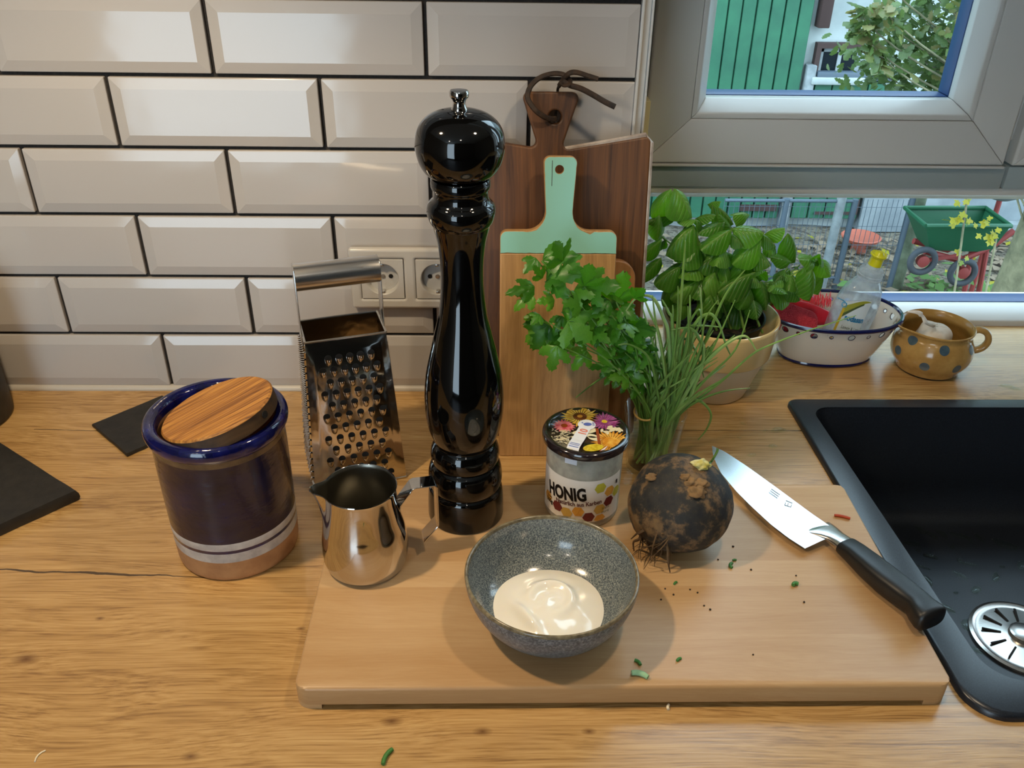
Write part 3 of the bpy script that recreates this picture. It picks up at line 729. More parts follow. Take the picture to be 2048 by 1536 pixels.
# the paint: a skin with a worn, chipped edge
pts = []
def inset(p, q):
    c = Vector(((xl+xr)/2, (sh+ht)/2))
    return p
pl = []
up = up_loop
N = len(up)
dense = []
for i in range(N):
    a, c = up[i], up[(i+1) % N]; L = max(1, int((c-a).length/.004))
    for j in range(L): dense.append(a.lerp(c, j/L))
ND = len(dense); area = sum(dense[i].x*dense[(i+1) % ND].y-dense[(i+1) % ND].x*dense[i].y for i in range(ND))
paint = []
for i, p in enumerate(dense):
    t = (dense[(i+1) % ND]-dense[i-1]); nrm = Vector((-t.y, t.x)).normalized()*(1 if area > 0 else -1)
    w_ = .0005 + .0006*abs(mnoise.noise(Vector((p.x*260, p.y*260, 3))))
    if p.y > sh-.03 and p.y < sh+.008 and abs(abs(p.x-(nx0+nx1)/2)-(nx1-nx0)/2-.008) < .014:
        w_ += (.0035 if p.x > .61 else .0018)*max(0, .35+mnoise.noise(Vector((p.x*420, p.y*420, 1))))
    if abs(p.y-pv) < 1e-4: w_ = .0004+.0012*abs(mnoise.noise(Vector((p.x*330, 0, 9))))
    paint.append(p+nrm*w_)
me = curve_mesh('mint_paint', [paint, circle2(hc[0], hc[1], .0049, 20)[::-1]], .0003, .0, mat['mint'])
put('mint_paint', me, mb, mt @ Matrix.Translation((0, 0, .0001)))['label'] = 'chipped mint green paint'
cx0 = U(1105, 315); cx1 = U(1105, 372)
b = B(); b.box(cx0[0]-.0003, cx0[0]+.0003, cx1[1], cx0[1]-.003, .0, .00045, mtx=mt); b.build('crack', mat['iron'], mb, smooth=False)

# ================================================================== THINGS ON THE WORKTOP
# ---------------- pepper mill
mx_, my_ = .515, -.2905
pm = thing('pepper_mill', 'very tall glossy black turned pepper mill with steel knob', 'pepper mill', (mx_, my_, ZB))
def prof_sm(pts, n=5): return [(p.x, p.y) for p in spline([Vector((r, z, 0)) for r, z in pts], n)]
pb = [(.0, ZB+.0003), (.0375, ZB+.0003), (.0394, ZB+.0015), (.0396, ZB+.004)] + prof_sm([(.0395, ZB+.006), (.0392, .044), (.0383, .0560), (.0372, .0600), (.0352, .0622)], 4) + \
    prof_sm([(.0352, .0624), (.0368, .0650), (.0378, .0720), (.0375, .0800), (.0355, .0880), (.0325, .0915)], 5) + \
    prof_sm([(.0322, .0920), (.0338, .0945), (.0348, .1010), (.0342, .1075), (.0318, .1130), (.0298, .1155)], 5) + \
    prof_sm([(.0298, .1165), (.0328, .1235), (.0358, .1330), (.0380, .1460), (.0388, .1600), (.0385, .1750), (.0362, .1950), (.0320, .2150), (.0278, .2330), (.0238, .2500), (.0210, .2680), (.0196, .2850), (.0193, .3000), (.0200, .3150), (.0216, .3280), (.0240, .3385), (.0250, .3430)], 5) + \
    prof_sm([(.0252, .3435), (.0278, .3475), (.0297, .3545), (.0293, .3605), (.0270, .3640)], 4) + prof_sm([(.0262, .3645), (.0242, .3670), (.0236, .3710), (.0240, .3745), (.0250, .3765)], 4) + \
    [(.0254, .3775), (.0257, .3800), (.0254, .3835), (.0246, .3850), (.0230, .3853), (.0, .3853)]
b = B(); b.lathe(pb, 72, centre=(mx_, my_)); b.build('body', mat['lacquer'], pm, angle=50)
ph = [(.0, .3856), (.0225, .3856), (.0245, .3862)] + prof_sm([(.0255, .3868), (.0305, .3910), (.0348, .3985), (.0372, .4080), (.0374, .4160), (.0355, .4250), (.0310, .4320), (.0245, .4370), (.0160, .4402), (.0072, .4415)], 6) + [(.0, .4416)]
b = B(); b.lathe(ph, 72, centre=(mx_, my_)); b.build('head', mat['lacquer'], pm, angle=60)
pk = [(.0, .4412), (.0066, .4412), (.0066, .4425), (.0055, .4445), (.0051, .4475), (.0060, .4500), (.0076, .4515), (.0080, .4530), (.0080, .4555), (.0072, .4568), (.0040, .4572), (.0, .4572)]
b = B(); b.lathe(pk, 40, centre=(mx_, my_)); b.build('knob', mat['steel'], pm, angle=35)

# ---------------- stoneware crock and its loose lid
kx, ky = .2785, -.3095
ck = thing('crock', 'dark blue glazed stoneware crock with white and unglazed bands', 'crock', (kx, ky, 0))
prof = [(.0, .0005), (.0575, .0005), (.0598, .0020), (.0605, .006), (.0612, .0250), (.0613, .0256), (.0615, .0360), (.0616, .0364), (.0616, .0400), (.0617, .0402), (.0618, .0480), (.0618, .0486), (.0622, .08), (.0624, .12), (.0622, .1380), (.0624, .1388), (.0630, .1440), (.0632, .1446)] + prof_sm([(.0640, .1455), (.0662, .1490), (.0672, .1540), (.0660, .1590), (.0628, .1615), (.0590, .1610)], 4) + [(.0560, .1590), (.0545, .1560), (.0540, .1500), (.0540, .02), (.0, .015)]
def mi_(z0, z1, inside):
    z = (z0+z1)/2
    if inside: return 5
    if z < .0253: return 0
    if z < .0362: return 1
    if z < .0401: return 3
    if z < .0483: return 1
    if z < .1384: return 2
    if z < .1450: return 4
    return 3
top_i = max(range(len(prof)), key=lambda i: prof[i][1])
mis = [mi_(prof[i][1], prof[i+1][1], i > top_i+5) for i in range(len(prof)-1)]
b = B(); b.lathe(prof, 72, mis, centre=(kx, ky)); b.build('body', [mat['crock_raw'], mat['crock_white'], mat['cobalt_dark'], mat['cobalt'], mat['tan_line'], mat['crock_raw']], ck, angle=50)
# the lid lies tilted, one side sunk in the mouth
lid = thing('wooden_lid', 'round larch wood lid lying tilted in the mouth of the blue crock', 'lid', (kx, ky, .16))
cL = PZ(433, 814, .1705); R_l = .0540
n_l = Vector((-.27, .02, 1)).normalized()
u_l = Vector((.80, .60, 0)); u_l = (u_l-n_l*u_l.dot(n_l)).normalized(); v_l = n_l.cross(u_l)
LM = Matrix.Identity(4)
for i in range(3): LM[i][0] = u_l[i]; LM[i][1] = v_l[i]; LM[i][2] = n_l[i]; LM[i][3] = cL[i]
b = B(); NL = 84
def lidr(a, dz): return R_l*(1+.012*math.sin(2*a+.6)+.004*mnoise.noise(Vector((3*math.cos(a), 3*math.sin(a), 0))))
pr_l = [(0, -.0170), (.965, -.0170), (.995, -.0155), (1.0, -.012), (1.0, -.0022)]
b.lathe(pr_l+[(.0, -.0022)], NL, fn=lambda a, r, z: (r*lidr(a, z), z)); me = b.mesh('side', mat['lid_side'], angle=40); put('side', me, lid, LM)
b = B(); b.lathe([(1.0, -.0022), (.998, -.0016), (.97, .0), (.0, .0001)], NL, fn=lambda a, r, z: ((r*lidr(a, z)+(.0007*mnoise.noise(Vector((a*14, 0, 2))) if .98 < r < .999 else 0)), z)); put('top_face', b.mesh('top_face', mat['lid_wood'], angle=30), lid, LM)
b = B(); b.lathe([(.0034, 0), (.0034, .001), (0, .001)], 16, mtx=LM @ Matrix.Rotation(-1.05, 4, 'Z') @ Matrix.Translation((R_l*.992, 0, -.0085)) @ Matrix.Rotation(PI/2, 4, 'Y')); b.build('peg_hole', mat['darkhole'], lid)

# ---------------- steel milk jug
jx, jy = .4198, -.3665
jg = thing('milk_jug', 'polished stainless steel milk jug with strap handle left of the bowl', 'milk jug', (jx, jy, ZB))
tipw = PZ(619, 983, .1150); sa = math.atan2(tipw.y-jy, tipw.x-jx)
pj = [(.0, ZB+.0006), (.0340, ZB+.0006), (.0375, ZB+.0020)] + prof_sm([(.0392, .0290), (.0408, .0360), (.0413, .0460), (.0408, .0560), (.0390, .0680), (.0364, .0800), (.0345, .0920), (.0335, .1020), (.0333, .1120), (.0336, .1152)], 5) + [(.0344, .1160), (.0340, .1168), (.0332, .1162)] + [(.0326, .1120), (.0328, .1020), (.0338, .0920), (.0357, .0800), (.0383, .0680), (.0401, .0560), (.0406, .0460), (.0395, .0330), (.0340, .0270), (.0, .0268)]
ti = max(range(len(pj)), key=lambda i: pj[i][1]); tl = math.hypot(tipw.x-jx, tipw.y-jy)
def jfn(a, r, z):
    d = (a-sa+PI) % (2*PI)-PI
    w_ = math.exp(-abs(d/.25)**2.4); h_ = max(0, min(1, (z-.066)/.050))**1.7
    return r+(tl-.0340)*w_*h_ if r > .02 else r, z+.0012*w_*h_
mij = [0 if i <= ti else 1 for i in range(len(pj)-1)]
b = B(); b.lathe(pj, 96, mij, centre=(jx, jy), fn=jfn); b.build('body', [mat['steel'], mat['steel_in']], jg, angle=50)
ha = math.radians(14); hd = Vector((math.cos(ha), math.sin(ha), 0)); hn = Vector((-hd.y, hd.x, 0))
hp = [(.0335, .0800), (.0352, .0915), (.0475, .1085), (.0500, .1098), (.0690, .1092), (.0708, .1070), (.0708, .0610), (.0700, .0590), (.0570, .0440), (.0560, .0420)]
b = B(); t_ = .0007
for i, (s_, z) in enumerate(hp):
    p0 = Vector(hp[max(i-1, 0)]); p1 = Vector(hp[min(i+1, len(hp)-1)]); t = (p1-p0).normalized(); nn = Vector((-t.y, t.x))
    for sg in (1, -1):
        for wy in (-.0085, .0085):
            q = Vector((s_, z))+nn*t_*sg; b.v.append(Vector((jx, jy, 0))+hd*q.x+hn*wy+Vector((0, 0, q.y)))
for i in range(len(hp)-1):
    a = i*4; c = a+4
    for p, q in ((0, 1), (1, 3), (3, 2), (2, 0)): b.quad((a+p, a+q, c+q, c+p))
b.quad((0, 2, 3, 1)); e = (len(hp)-1)*4; b.quad((e, e+1, e+3, e+2))
b.build('handle', mat['steel'], jg, angle=25, bevel=.0004, seg=1)

# ---------------- box grater
gx, gy, gt, wb, db, wt, dt, gh = .3808, -.1733, .2992, .1043, .0882, .0853, .0521, .1823
gr = thing('box_grater', 'stainless steel box grater with tube handle behind the milk jug', 'grater', (gx, gy, 0))
GM = Matrix.Translation((gx, gy, 0)) @ Matrix.Rotation(gt, 4, 'Z')
def gpt(u, v, z): # u,v in -1..1
    t = z/gh; return Vector((u*(wb+(wt-wb)*t)/2, v*(db+(dt-db)*t)/2, z))
th = .0008
def panel(name, c0, c1, inset=0):   # wall between two corners, as a thin sheet with folded border
    b = B()
    zs = (.0006, gh)
    P0 = [GM @ gpt(*c0, z) for z in zs]; P1 = [GM @ gpt(*c1, z) for z in zs]
    nrm = (P1[0]-P0[0]).cross(P0[1]-P0[0]).normalized()
    o = [P0[0], P1[0], P1[1], P0[1]]
    cc = sum(o, Vector())/4
    def ins(f, g):
        e0 = P0[0].lerp(P1[0], f), P1[0].lerp(P0[0], f); e1 = P0[1].lerp(P1[1], f), P1[1].lerp(P0[1], f)
        return [e0[0].lerp(e1[0], g), e0[1].lerp(e1[1], g), e1[1].lerp(e0[1], g), e1[0].lerp(e0[0], g)]
    i1 = ins(.075, .05); i2 = [p+nrm*.0014 for p in ins(.115, .075)]
    vs = o+i1+i2+[p-nrm*th for p in o]
    fs = []
    for k in range(4):
        l = (k+1) % 4; fs += [(k, l, 4+l, 4+k), (4+k, 4+l, 8+l, 8+k), (l, k, 12+k, 12+l)]
    fs += [(8, 9, 10, 11), (15, 14, 13, 12)]
    b.add(vs, fs); return b.build(name, mat['grater'], gr, angle=25), P0, P1, nrm
fp, F0, F1, fn_ = panel('front_panel', (-1, -1), (1, -1))
rp, R0, R1, rn_ = panel('right_panel', (1, -1), (1, 1))
bp, K0, K1, kn_ = panel('back_panel', (1, 1), (-1, 1))
lp_, L0, L1, ln_ = panel('left_panel', (-1, 1), (-1, -1))
# rim tube round the top and at the foot
for z, r in ((gh, .0013), (.0014, .0012)):
    b = B(); cs = [GM @ gpt(u, v, z) for u, v in ((-1, -1), (1, -1), (1, 1), (-1, 1))]
    for i in range(4): b.tube([cs[i], cs[(i+1) % 4]], r, 6)
    b.build('rim', mat['brushed'], gr)
# coarse teeth: raised scoops, five and six to a row
tb = B(); na, nb_ = 12, 4
for i in range(nb_+1):
    ph_ = (PI/2)*i/nb_
    for j in range(na+1):
        a = PI+PI*j/na     # closed lower half, the mouth opens upwards
        tb.v.append(Vector((.0038*math.cos(a)*math.cos(ph_)**.7, .0085*math.sin(a)*math.cos(ph_), .0034*math.sin(ph_))))
for i in range(nb_):
    for j in range(na): tb.quad((i*(na+1)+j, i*(na+1)+j+1, (i+1)*(na+1)+j+1, (i+1)*(na+1)+j))
tm = tb.mesh('grating_tooth', mat['steel'], angle=80)
hb = B(); hb.lathe([(.0038, .0), (.0038, .00025), (0, .00025)], 18, fn=lambda a, r, z: (r*(1.0 if math.sin(a) < 0 else 1+.15*math.sin(a)), z))
hm = hb.mesh('grating_hole', mat['darkhole'], False)
def plane_mtx(P0, P1, nrm, f, g, off):
    p = P0[0].lerp(P1[0], f).lerp(P0[1].lerp(P1[1], f), g)+nrm*off
    X_ = (P1[0]-P0[0]).normalized(); Y_ = nrm.cross(X_).normalized()
    m_ = Matrix.Identity(4)
    for i in range(3): m_[i][0] = X_[i]; m_[i][1] = Y_[i]; m_[i][2] = nrm[i]; m_[i][3] = p[i]
    return m_
rows_n = 12
for r_ in range(rows_n):
    g = .885-r_*.0745; n_ = 5 if r_ % 2 == 0 else 6
    for c in range(n_):
        f = (.25 if n_ == 5 else .175)+(.13)*c
        mt = plane_mtx(F0, F1, fn_, f+.01, g, .0014)
        put('grating_tooth', tm, gr, mt); put('grating_hole', hm, gr, mt)
fb = B()
for r_ in range(40):
    for c in range(9):
        mt = plane_mtx(L0, L1, ln_, .14+.09*c+(.045 if r_ % 2 else 0), .06+.0222*r_, .0014)
        fb.add([(-.0016, -.001, 0), (.0016, -.001, 0), (.0016, .001, 0), (-.0016, .001, 0), (0, .0004, .0024)], [(0, 1, 4), (1, 2, 4), (2, 3, 4), (3, 0, 4)], 0, mt)
for r_ in range(16):
    for c in range(5):
        mt = plane_mtx(R0, R1, rn_, .18+.15*c, .08+.055*r_, .0014)
        fb.add([(-.0026, -.002, 0), (.0026, -.002, 0), (.0026, .002, 0), (-.0026, .002, 0), (0, .001, .0008)], [(0, 1, 4), (1, 2, 4), (2, 3, 4), (3, 0, 4)], 0, mt)
tag(fb.build('fine_teeth', mat['grater'], gr, smooth=False), kind='stuff')
# handle
hz = .2450
pA_ = GM @ Vector((-wt/2-.001, 0, hz)); pB_ = GM @ Vector((wt/2+.001, 0, hz))
b = B(); b.tube([pA_, pB_], .0143, 32); b.build('handle_tube', mat['brushed'], gr, angle=50)
for s_ in (-1, 1):
    b = B(); x = s_*(wt/2+.0006); hw = .0105
    b.box(min(x, x+s_*.0012), max(x, x+s_*.0012), -hw, hw, gh-.012, hz+.012, 0, GM); b.build('handle_bracket', mat['brushed'], gr, bevel=.0005)

# ---------------- stoneware bowl with mayonnaise
bwx, bwy = .5950, -.4420
bw = thing('bowl', 'speckled grey stoneware bowl holding mayonnaise on the beech board', 'bowl', (bwx, bwy, ZB))
ot = prof_sm([(.0385, ZB+.0012), (.0500, ZB+.0055), (.0610, ZB+.0150), (.0700, ZB+.0290), (.0750, ZB+.0430), (.0768, .0780)], 6)
inn = prof_sm([(.0735, .0782), (.0722, .0690), (.0668, .0545), (.0575, .0425), (.0430, .0345), (.0230, .0310), (.0, .0302)], 6)
pbw = [(.0, ZB+.0020), (.0340, ZB+.0020), (.0345, ZB+.0006), (.0375, ZB+.0006)]+ot+[(.0768, .0800), (.0760, .0812), (.0748, .0812), (.0739, .0802)]+inn
k0 = 4+len(ot)-1; k1_ = 4+len(ot)+4
mib = [(1 if i < k0 else 2 if i < k1_ else 0) for i in range(len(pbw)-1)]
b = B(); b.lathe(pbw, 96, mib, centre=(bwx, bwy)); b.build('body', [mat['stoneware'], mat['stone_out'], mat['bowl_rim']], bw, angle=60)
mc = PZ(1093, 1203, .0485)
b = B(); NR, NA = 34, 96
def may_r(a): return .0520*(1+.05*math.cos(a-.4)-.035*math.cos(2*a+.3)+.025*math.sin(3*a))
def inner_z(r):
    for i in range(len(inn)-1):
        if inn[i+1][0] <= r <= inn[i][0]:
            t = (r-inn[i+1][0])/max(1e-9, inn[i][0]-inn[i+1][0]); return inn[i+1][1]+t*(inn[i][1]-inn[i+1][1])
    return inn[-1][1]
for i in range(NR+1):
    for j in range(NA):
        a = 2*PI*j/NA; t = i/NR; r = may_r(a)*t; x = mc.x+r*math.cos(a); y = mc.y+r*math.sin(a)
        rr = math.hypot(x-bwx, y-bwy)
        dome = .0175*(1-t**2.8)
        # swirl left by the spoon: a round crest in the middle and a ridge towards the front left
        sx_, sy_ = x-mc.x-.003, y-mc.y-.004; q = math.hypot(sx_, sy_); aa = math.atan2(sy_, sx_)
        sw = .0056*math.exp(-((q-.0185-.0022*math.sin(aa*1+.6))/.0052)**2)*(.55+.45*math.sin(aa-.6+1.2))+.0028*math.exp(-(q/.012)**2)*.3
        rid = .0050*math.exp(-(((x-mc.x)*.86+(y-mc.y)*.5+.024)/.0050)**2)*math.exp(-((y-mc.y+.018)/.02)**2)
        und = .0026*mnoise.noise(Vector((x*70, y*70, 4)))*(1-t)
        zb_ = inner_z(rr)-.0004
        z = zb_+ (dome+sw*(1-t**4)+rid*(1-t**5)+und) if t < 1 else zb_
        z = max(zb_, min(z, .030+.0215+sw+rid))
        b.v.append(Vector((x, y, z)))
for i in range(NR):
    for j in range(NA):
        k = (j+1) % NA; b.quad((i*NA+j, i*NA+k, (i+1)*NA+k, (i+1)*NA+j))
my = b.build('mayonnaise', mat['mayo'], None, angle=180); tag(my, 'pale yellow swirl of mayonnaise inside the grey bowl', 'mayonnaise')

# ---------------- honey jar
hx, hy, hr = .6375, -.2825, .0392
hj = thing('honey_jar', 'honey jar with flower-printed lid and white label reading HONIG', 'jar', (hx, hy, ZB))
hp_ = [(.0, ZB+.0008), (.0350, ZB+.0008), (.0384, ZB+.0030), (hr, ZB+.0070), (hr, .098), (.0390, .1100), (.0386, .1130), (.0378, .1200)]
hi_ = [(.0355, .1200), (.0360, .1110), (.0368, .1040), (.0368, ZB+.0080), (.0330, ZB+.0050), (.0, ZB+.0050)]
b = B(); b.lathe(hp_+hi_, 72, centre=(hx, hy)); b.build('glass', mat['jar_glass'], hj, angle=50)
b = B(); b.lathe([(.0, ZB+.0054), (.0328, ZB+.0054), (.0365, ZB+.0084), (.0365, .0640), (.0350, .0655), (.0, .0650)], 56, centre=(hx, hy)); b.build('honey', mat['honey'], hj, angle=50)
lz0, lz1, lr = .1040, .1215, .0438
b = B(); b.lathe([(.0405, .1142), (.0432, .1142), (.0443, .1150), (.0445, .1185)] + prof_sm([(.0444, .1195), (.0438, .1212), (.0425, .1222), (.0400, .1226)], 4) + [(.0385, .1222), (.0372, .1212), (.0, .1212)], 72, centre=(hx, hy)); lidj = subparent(b.build('lid', mat['lid_black'], hj, angle=40))
HT = .12135
def topdisc(b, cx_, cy_, r, mi, n=18, z=HT, sx_=1, sy_=1, rot=0):
    vs = []; 
    for i in range(n):
        a = 2*PI*i/n; x, y = r*math.cos(a)*sx_, r*math.sin(a)*sy_
        vs.append((hx+cx_+x*math.cos(rot)-y*math.sin(rot), hy+cy_+x*math.sin(rot)+y*math.cos(rot), z))
    b.add(vs, [tuple(range(n))], mi)
def clipz(x, y):  # print follows the rolled rim of the lid
    r = math.hypot(x, y)
    if r < .0372: return HT
    return HT+.0013 if r < .0425 else None
def flower(b, cx_, cy_, r, n, mi, mi2, r2, r1=.25, mi3=None, r3=0):
    for i in range(n):
        a = 2*PI*i/n; w_ = PI/n*1.05
        vs = []
        for (rr, aa) in ((r*r1, a-w_*.6), (r*.72, a-w_*.85), (r, a), (r*.72, a+w_*.85), (r*r1, a+w_*.6)):
            x, y = cx_+rr*math.cos(aa), cy_+rr*math.sin(aa); q = math.hypot(x, y)
            if q > .0443: x *= .0443/q; y *= .0443/q; q = .0443
            z = HT if q < .0372 else (HT+.0014 if q < .041 else HT+.0014-(q-.041)*.9)
            vs.append((hx+x, hy+y, z))
        b.add(vs, [(0, 1, 2, 3, 4)], mi)
    topdisc(b, cx_, cy_, r2, mi2, z=HT+.00012)
    if mi3 is not None: topdisc(b, cx_, cy_, r3, mi3, z=HT+.00024)
b = B()
flower(b, -.004, .0265, .0205, 24, 0, 1, .0072, .35, 4, .0028)      # sunflower
flower(b, -.0215, .0090, .0125, 18, 2, 2, .0088, .3, 5, .0035)       # pink
flower(b, .0205, .0170, .0165, 24, 3, 7, .0030, .1)                  # aster
flower(b, .0235, -.0200, .0215, 28, 4, 4, .0090, .3)                 # orange
for i in range(26):                                                    # melon seeds
    a = random.uniform(0, 2*PI); r = random.uniform(0, .011)
    topdisc(b, .0255+r*math.cos(a)*1.1, .0035+r*math.sin(a)*.75, .0030, 6, 10, HT+.0001+i*2e-5, 1, .55, random.uniform(0, PI))
for cx_, cy_, r in ((-.008, -.003, 0.3), (.004, -.009, -.3), (-.009, -.011, .2), (.006, .000, .5), (.007, -.014, -.5), (-.016, -.029, .4)):
    topdisc(b, cx_, cy_, .0068, 6, 14, HT+.0001, 1, .5, r)
topdisc(b, .004, -.0315, .0095, 7, 16, HT+.0014, 1.1, .62, .25)
b.add([(hx+.0098, hy+.004, HT+.0002), (hx+.0128, hy+.004, HT+.0002), (hx+.0125, hy-.036, HT+.0003), (hx+.0095, hy-.036, HT+.0003)], [(0, 1, 2, 3)], 5)
for i in range(44):                                                    # pale roots on the dark ground
    x, y = -.036+random.random()*.018, -.022+random.random()*.024
    if math.hypot(x, y) > .038: continue
    p = [Vector((hx+x, hy+y, HT+.0002))]
    for k in range(4): p.append(p[-1]+Vector((random.uniform(-.001, .0035), random.uniform(-.0022, .0018), 0)))
    b.tube(p, .00034, 3, 6)
b.build('lid_print', [mat[k] for k in ('p_yellow', 'p_brown', 'p_pink', 'p_purple', 'p_orange', 'p_stem', 'p_seed', 'p_lemon')], lidj, smooth=False)
# seal strip over the lid edge
b = B()
sd = Vector((-.42, -1, 0)).normalized(); sn = Vector((-sd.y, sd.x, 0)); s0 = Vector((hx+.0015, hy+.010, 0))
path = [(0, HT+.0007), (.012, HT+.0007), (.024, HT+.0007), (.0300, HT+.0009), (.0340, HT+.0016), (.0420, HT+.0017), (.0475, HT-.0006), (.0490, HT-.004), (.0490, HT-.016)]
for q, z in path:
    w_ = .0062
    p = s0+sd*q
    rad_ = math.hypot(p.x-hx, p.y-hy)
    if rad_ > .0447: p = Vector((hx, hy, 0))+(p-Vector((hx, hy, 0)))*(.0449/rad_)
    for sg in (-1, 1): b.v.append(Vector((p.x+sn.x*w_*sg, p.y+sn.y*w_*sg, z)))
for i in range(len(path)-1): b.quad((2*i, 2*i+1, 2*i+3, 2*i+2))
b.add([(s0.x+.0092*math.cos(2*PI*i/20), s0.y+.0092*math.sin(2*PI*i/20), HT+.00075) for i in range(20)], [tuple(range(20))], 0)
b.add([(s0.x+.001+.0036*math.cos(2*PI*i/16)*1.2, s0.y+.0005+.0030*math.sin(2*PI*i/16), HT+.0010) for i in range(16)], [tuple(range(16))], 1)
b.add([(s0.x-.0055, s0.y+.0032, HT+.001), (s0.x-.0035, s0.y+.0045, HT+.001), (s0.x-.0032, s0.y+.0018, HT+.001)], [(0, 1, 2)], 1)
for k in range(4): b.box(s0.x+.0058, s0.x+.0082, s0.y+.003-k*.0016, s0.y+.0036-k*.0016, HT+.0008, HT+.001, 1)
for k in range(3):
    q = [.0375, .0400, .043][k]; p = s0+sd*q
    b.add([p+sn*.005+Vector((0, 0, HT+.0021)), p-sn*.005+Vector((0, 0, HT+.0021)), p-sn*.005+sd*.0007+Vector((0, 0, HT+.0020)), p+sn*.005+sd*.0007+Vector((0, 0, HT+.0020))], [(0, 1, 2, 3)], 1)
seal = subparent(b.build('seal_strip', [mat['seal'], mat['seal_blue']], hj, smooth=False))
tm_ = text_mesh('seal_number', '10', .0115, mat['seal_red'], .02, .95, .00005)
an = math.atan2(sd.y, sd.x)+PI/2
put('seal_number', tm_, seal, Matrix.Translation((s0.x+sd.x*.019-sn.x*.0050, s0.y+sd.y*.019-sn.y*.0050, HT+.0010)) @ Matrix.Rotation(math.atan2(-sd.y, -sd.x), 4, 'Z') @ Matrix.Translation((-.0008, -.0095, 0)))
# paper label wrapped on the front, with its print
va = math.atan2(CAM.y-hy, CAM.x-hx)   # direction of the label's middle
va_l = va-.06
def wrap(x, z, r): a = va_l+x/hr; return Vector((hx+r*math.cos(a), hy+r*math.sin(a), z))
LZ0, LZ1 = .0345, .0870
b = B(); nL = 40
for j in range(nL+1):
    x = -.0500+.1000*j/nL
    for z, rr in ((LZ0, .0394), (LZ1, .0394)): b.v.append(wrap(x, z, rr))
for j in range(nL): b.quad((2*j, 2*j+2, 2*j+3, 2*j+1))
lab = subparent(b.build('label', mat['paper'], hj))
def wrap_text(body, size, x, z, m_, bold, cond, rot=0.0):
    me = text_mesh('print', body, size, m_, bold, cond)
    for v in me.vertices:
        p = Matrix.Rotation(rot, 2) @ Vector((v.co.x, v.co.y)); q = wrap(x+p.x, z+p.y, .0398+v.co.z*.3); v.co = q
    put('print', me, lab)
def fit_text(body, width, height, x, z, m_, bold, rot=0.0):
    me = text_mesh('print', body, 1.0, m_, bold, 1.0)
    xs = [v.co.x for v in me.vertices]; ys_ = [v.co.y for v in me.vertices]; hcap = max(ys_)
    for v in me.vertices:
        p = Matrix.Rotation(rot, 2) @ Vector(((v.co.x-min(xs))*width/(max(xs)-min(xs)), v.co.y*height/hcap)); v.co = wrap(x+p.x, z+p.y, .0398)
    put('print', me, lab)
fit_text('HONIG', .0440, .0158, -.0358, .0576, mat['ink'], .042, .13)
fit_text('Natürlich aus Karben', .0490, .0052, -.0248, .0527, mat['ink_red'], .02, .10)
fit_text('Inhalt:', .0075, .0026, -.0388, .0520, mat['ink'], .02, .0); fit_text('500g', .0100, .0052, -.0400, .0455, mat['ink'], .035, .0)
fit_text('Franz', .0090, .0030, .0250, .0480, mat['lb_dark'], .0, .05); fit_text('Honig', .0090, .0030, .0250, .0435, mat['lb_dark'], .0, .05)
def cyl(px, py):
    d = _ray(px, py); o = CAM-Vector((hx, hy, 0)); A_ = d.x*d.x+d.y*d.y; B_ = 2*(o.x*d.x+o.y*d.y); C_ = o.x*o.x+o.y*o.y-hr*hr
    p = CAM+d*((-B_-math.sqrt(max(B_*B_-4*A_*C_, 0)))/(2*A_)); aa = math.atan2(p.y-hy, p.x-hx)
    return (aa-va_l)*hr, p.z
b = B(); hs = .0070
def hexa(x, z, mi, s_=hs):
    z_ = lambda q: min(max(q, LZ0+.0005), LZ1-.0005)
    b.add([wrap(x+s_*.93*math.cos(PI/3*i+.08), z_(z+s_*.93*math.sin(PI/3*i+.08)), .0398) for i in range(6)]+[wrap(x, z, .0398)], [(i, (i+1) % 6, 6) for i in range(6)], mi)
for px, py, mi in ((1201, 976, 3), (1218.5, 981, 0), (1231, 980, 3), (1216.6, 1001, 1), (1198.7, 1017.7, 2), (1098, 990, 0), (1115, 1011, 1), (1133, 1024, 2), (1156, 1023, 0), (1177, 1034, 1), (1198.7, 1037, 0)): hexa(*cyl(px, py), mi)
b.build('print', [mat[k] for k in ('hex_orange', 'hex_red', 'hex_gold', 'hex_lime')], lab, smooth=False)
b = B()   # small bee
bx_, bz_ = cyl(1232, 959)
for dx, dz, r in ((0, 0, .0011), (.0006, -.0018, .0013), (.0011, -.0036, .0010)): b.add([wrap(bx_+dx+r*math.cos(2*PI*i/10), bz_+dz+r*math.sin(2*PI*i/10)*1.2, .0397) for i in range(10)], [tuple(range(10))], 0)
for sg in (-1, 1):
    for k in (0, 1): b.tube([wrap(bx_, bz_-.001-k*.002, .0397), wrap(bx_+sg*.0022, bz_-.0003-k*.0025, .0397)], .0002, 3)
b.build('print', mat['ink'], lab, smooth=False)

# ---------------- black radish
rc = PZ(1360, 1004, .0710)
rd = thing('black_radish', 'large round black radish caked with dry mud and rootlets', 'radish', (rc.x, rc.y, ZB))
ax = Vector((.62, .62, .38)).normalized(); side = ax.cross(Vector((0, 0, 1))).normalized(); upv = side.cross(ax)
RM = Matrix.Identity(4)
for i in range(3): RM[i][0] = side[i]; RM[i][1] = upv[i]; RM[i][2] = ax[i]; RM[i][3] = rc[i]
bm = bmesh.new(); bmesh.ops.create_icosphere(bm, subdivisions=5, radius=1)
for v in bm.verts:
    d = v.co.normalized(); s_ = 1+.05*mnoise.noise(d*1.6+Vector((3, 1, 2)))+.012*mnoise.noise(d*6)+.004*mnoise.noise(d*18)
    r = Vector((d.x*.0510, d.y*.0450, d.z*.0505))*s_
    if d.z > .9: r *= 1-.35*(d.z-.9)
    if d.z < -.85: r *= 1+.35*(-d.z-.85)
    v.co = r
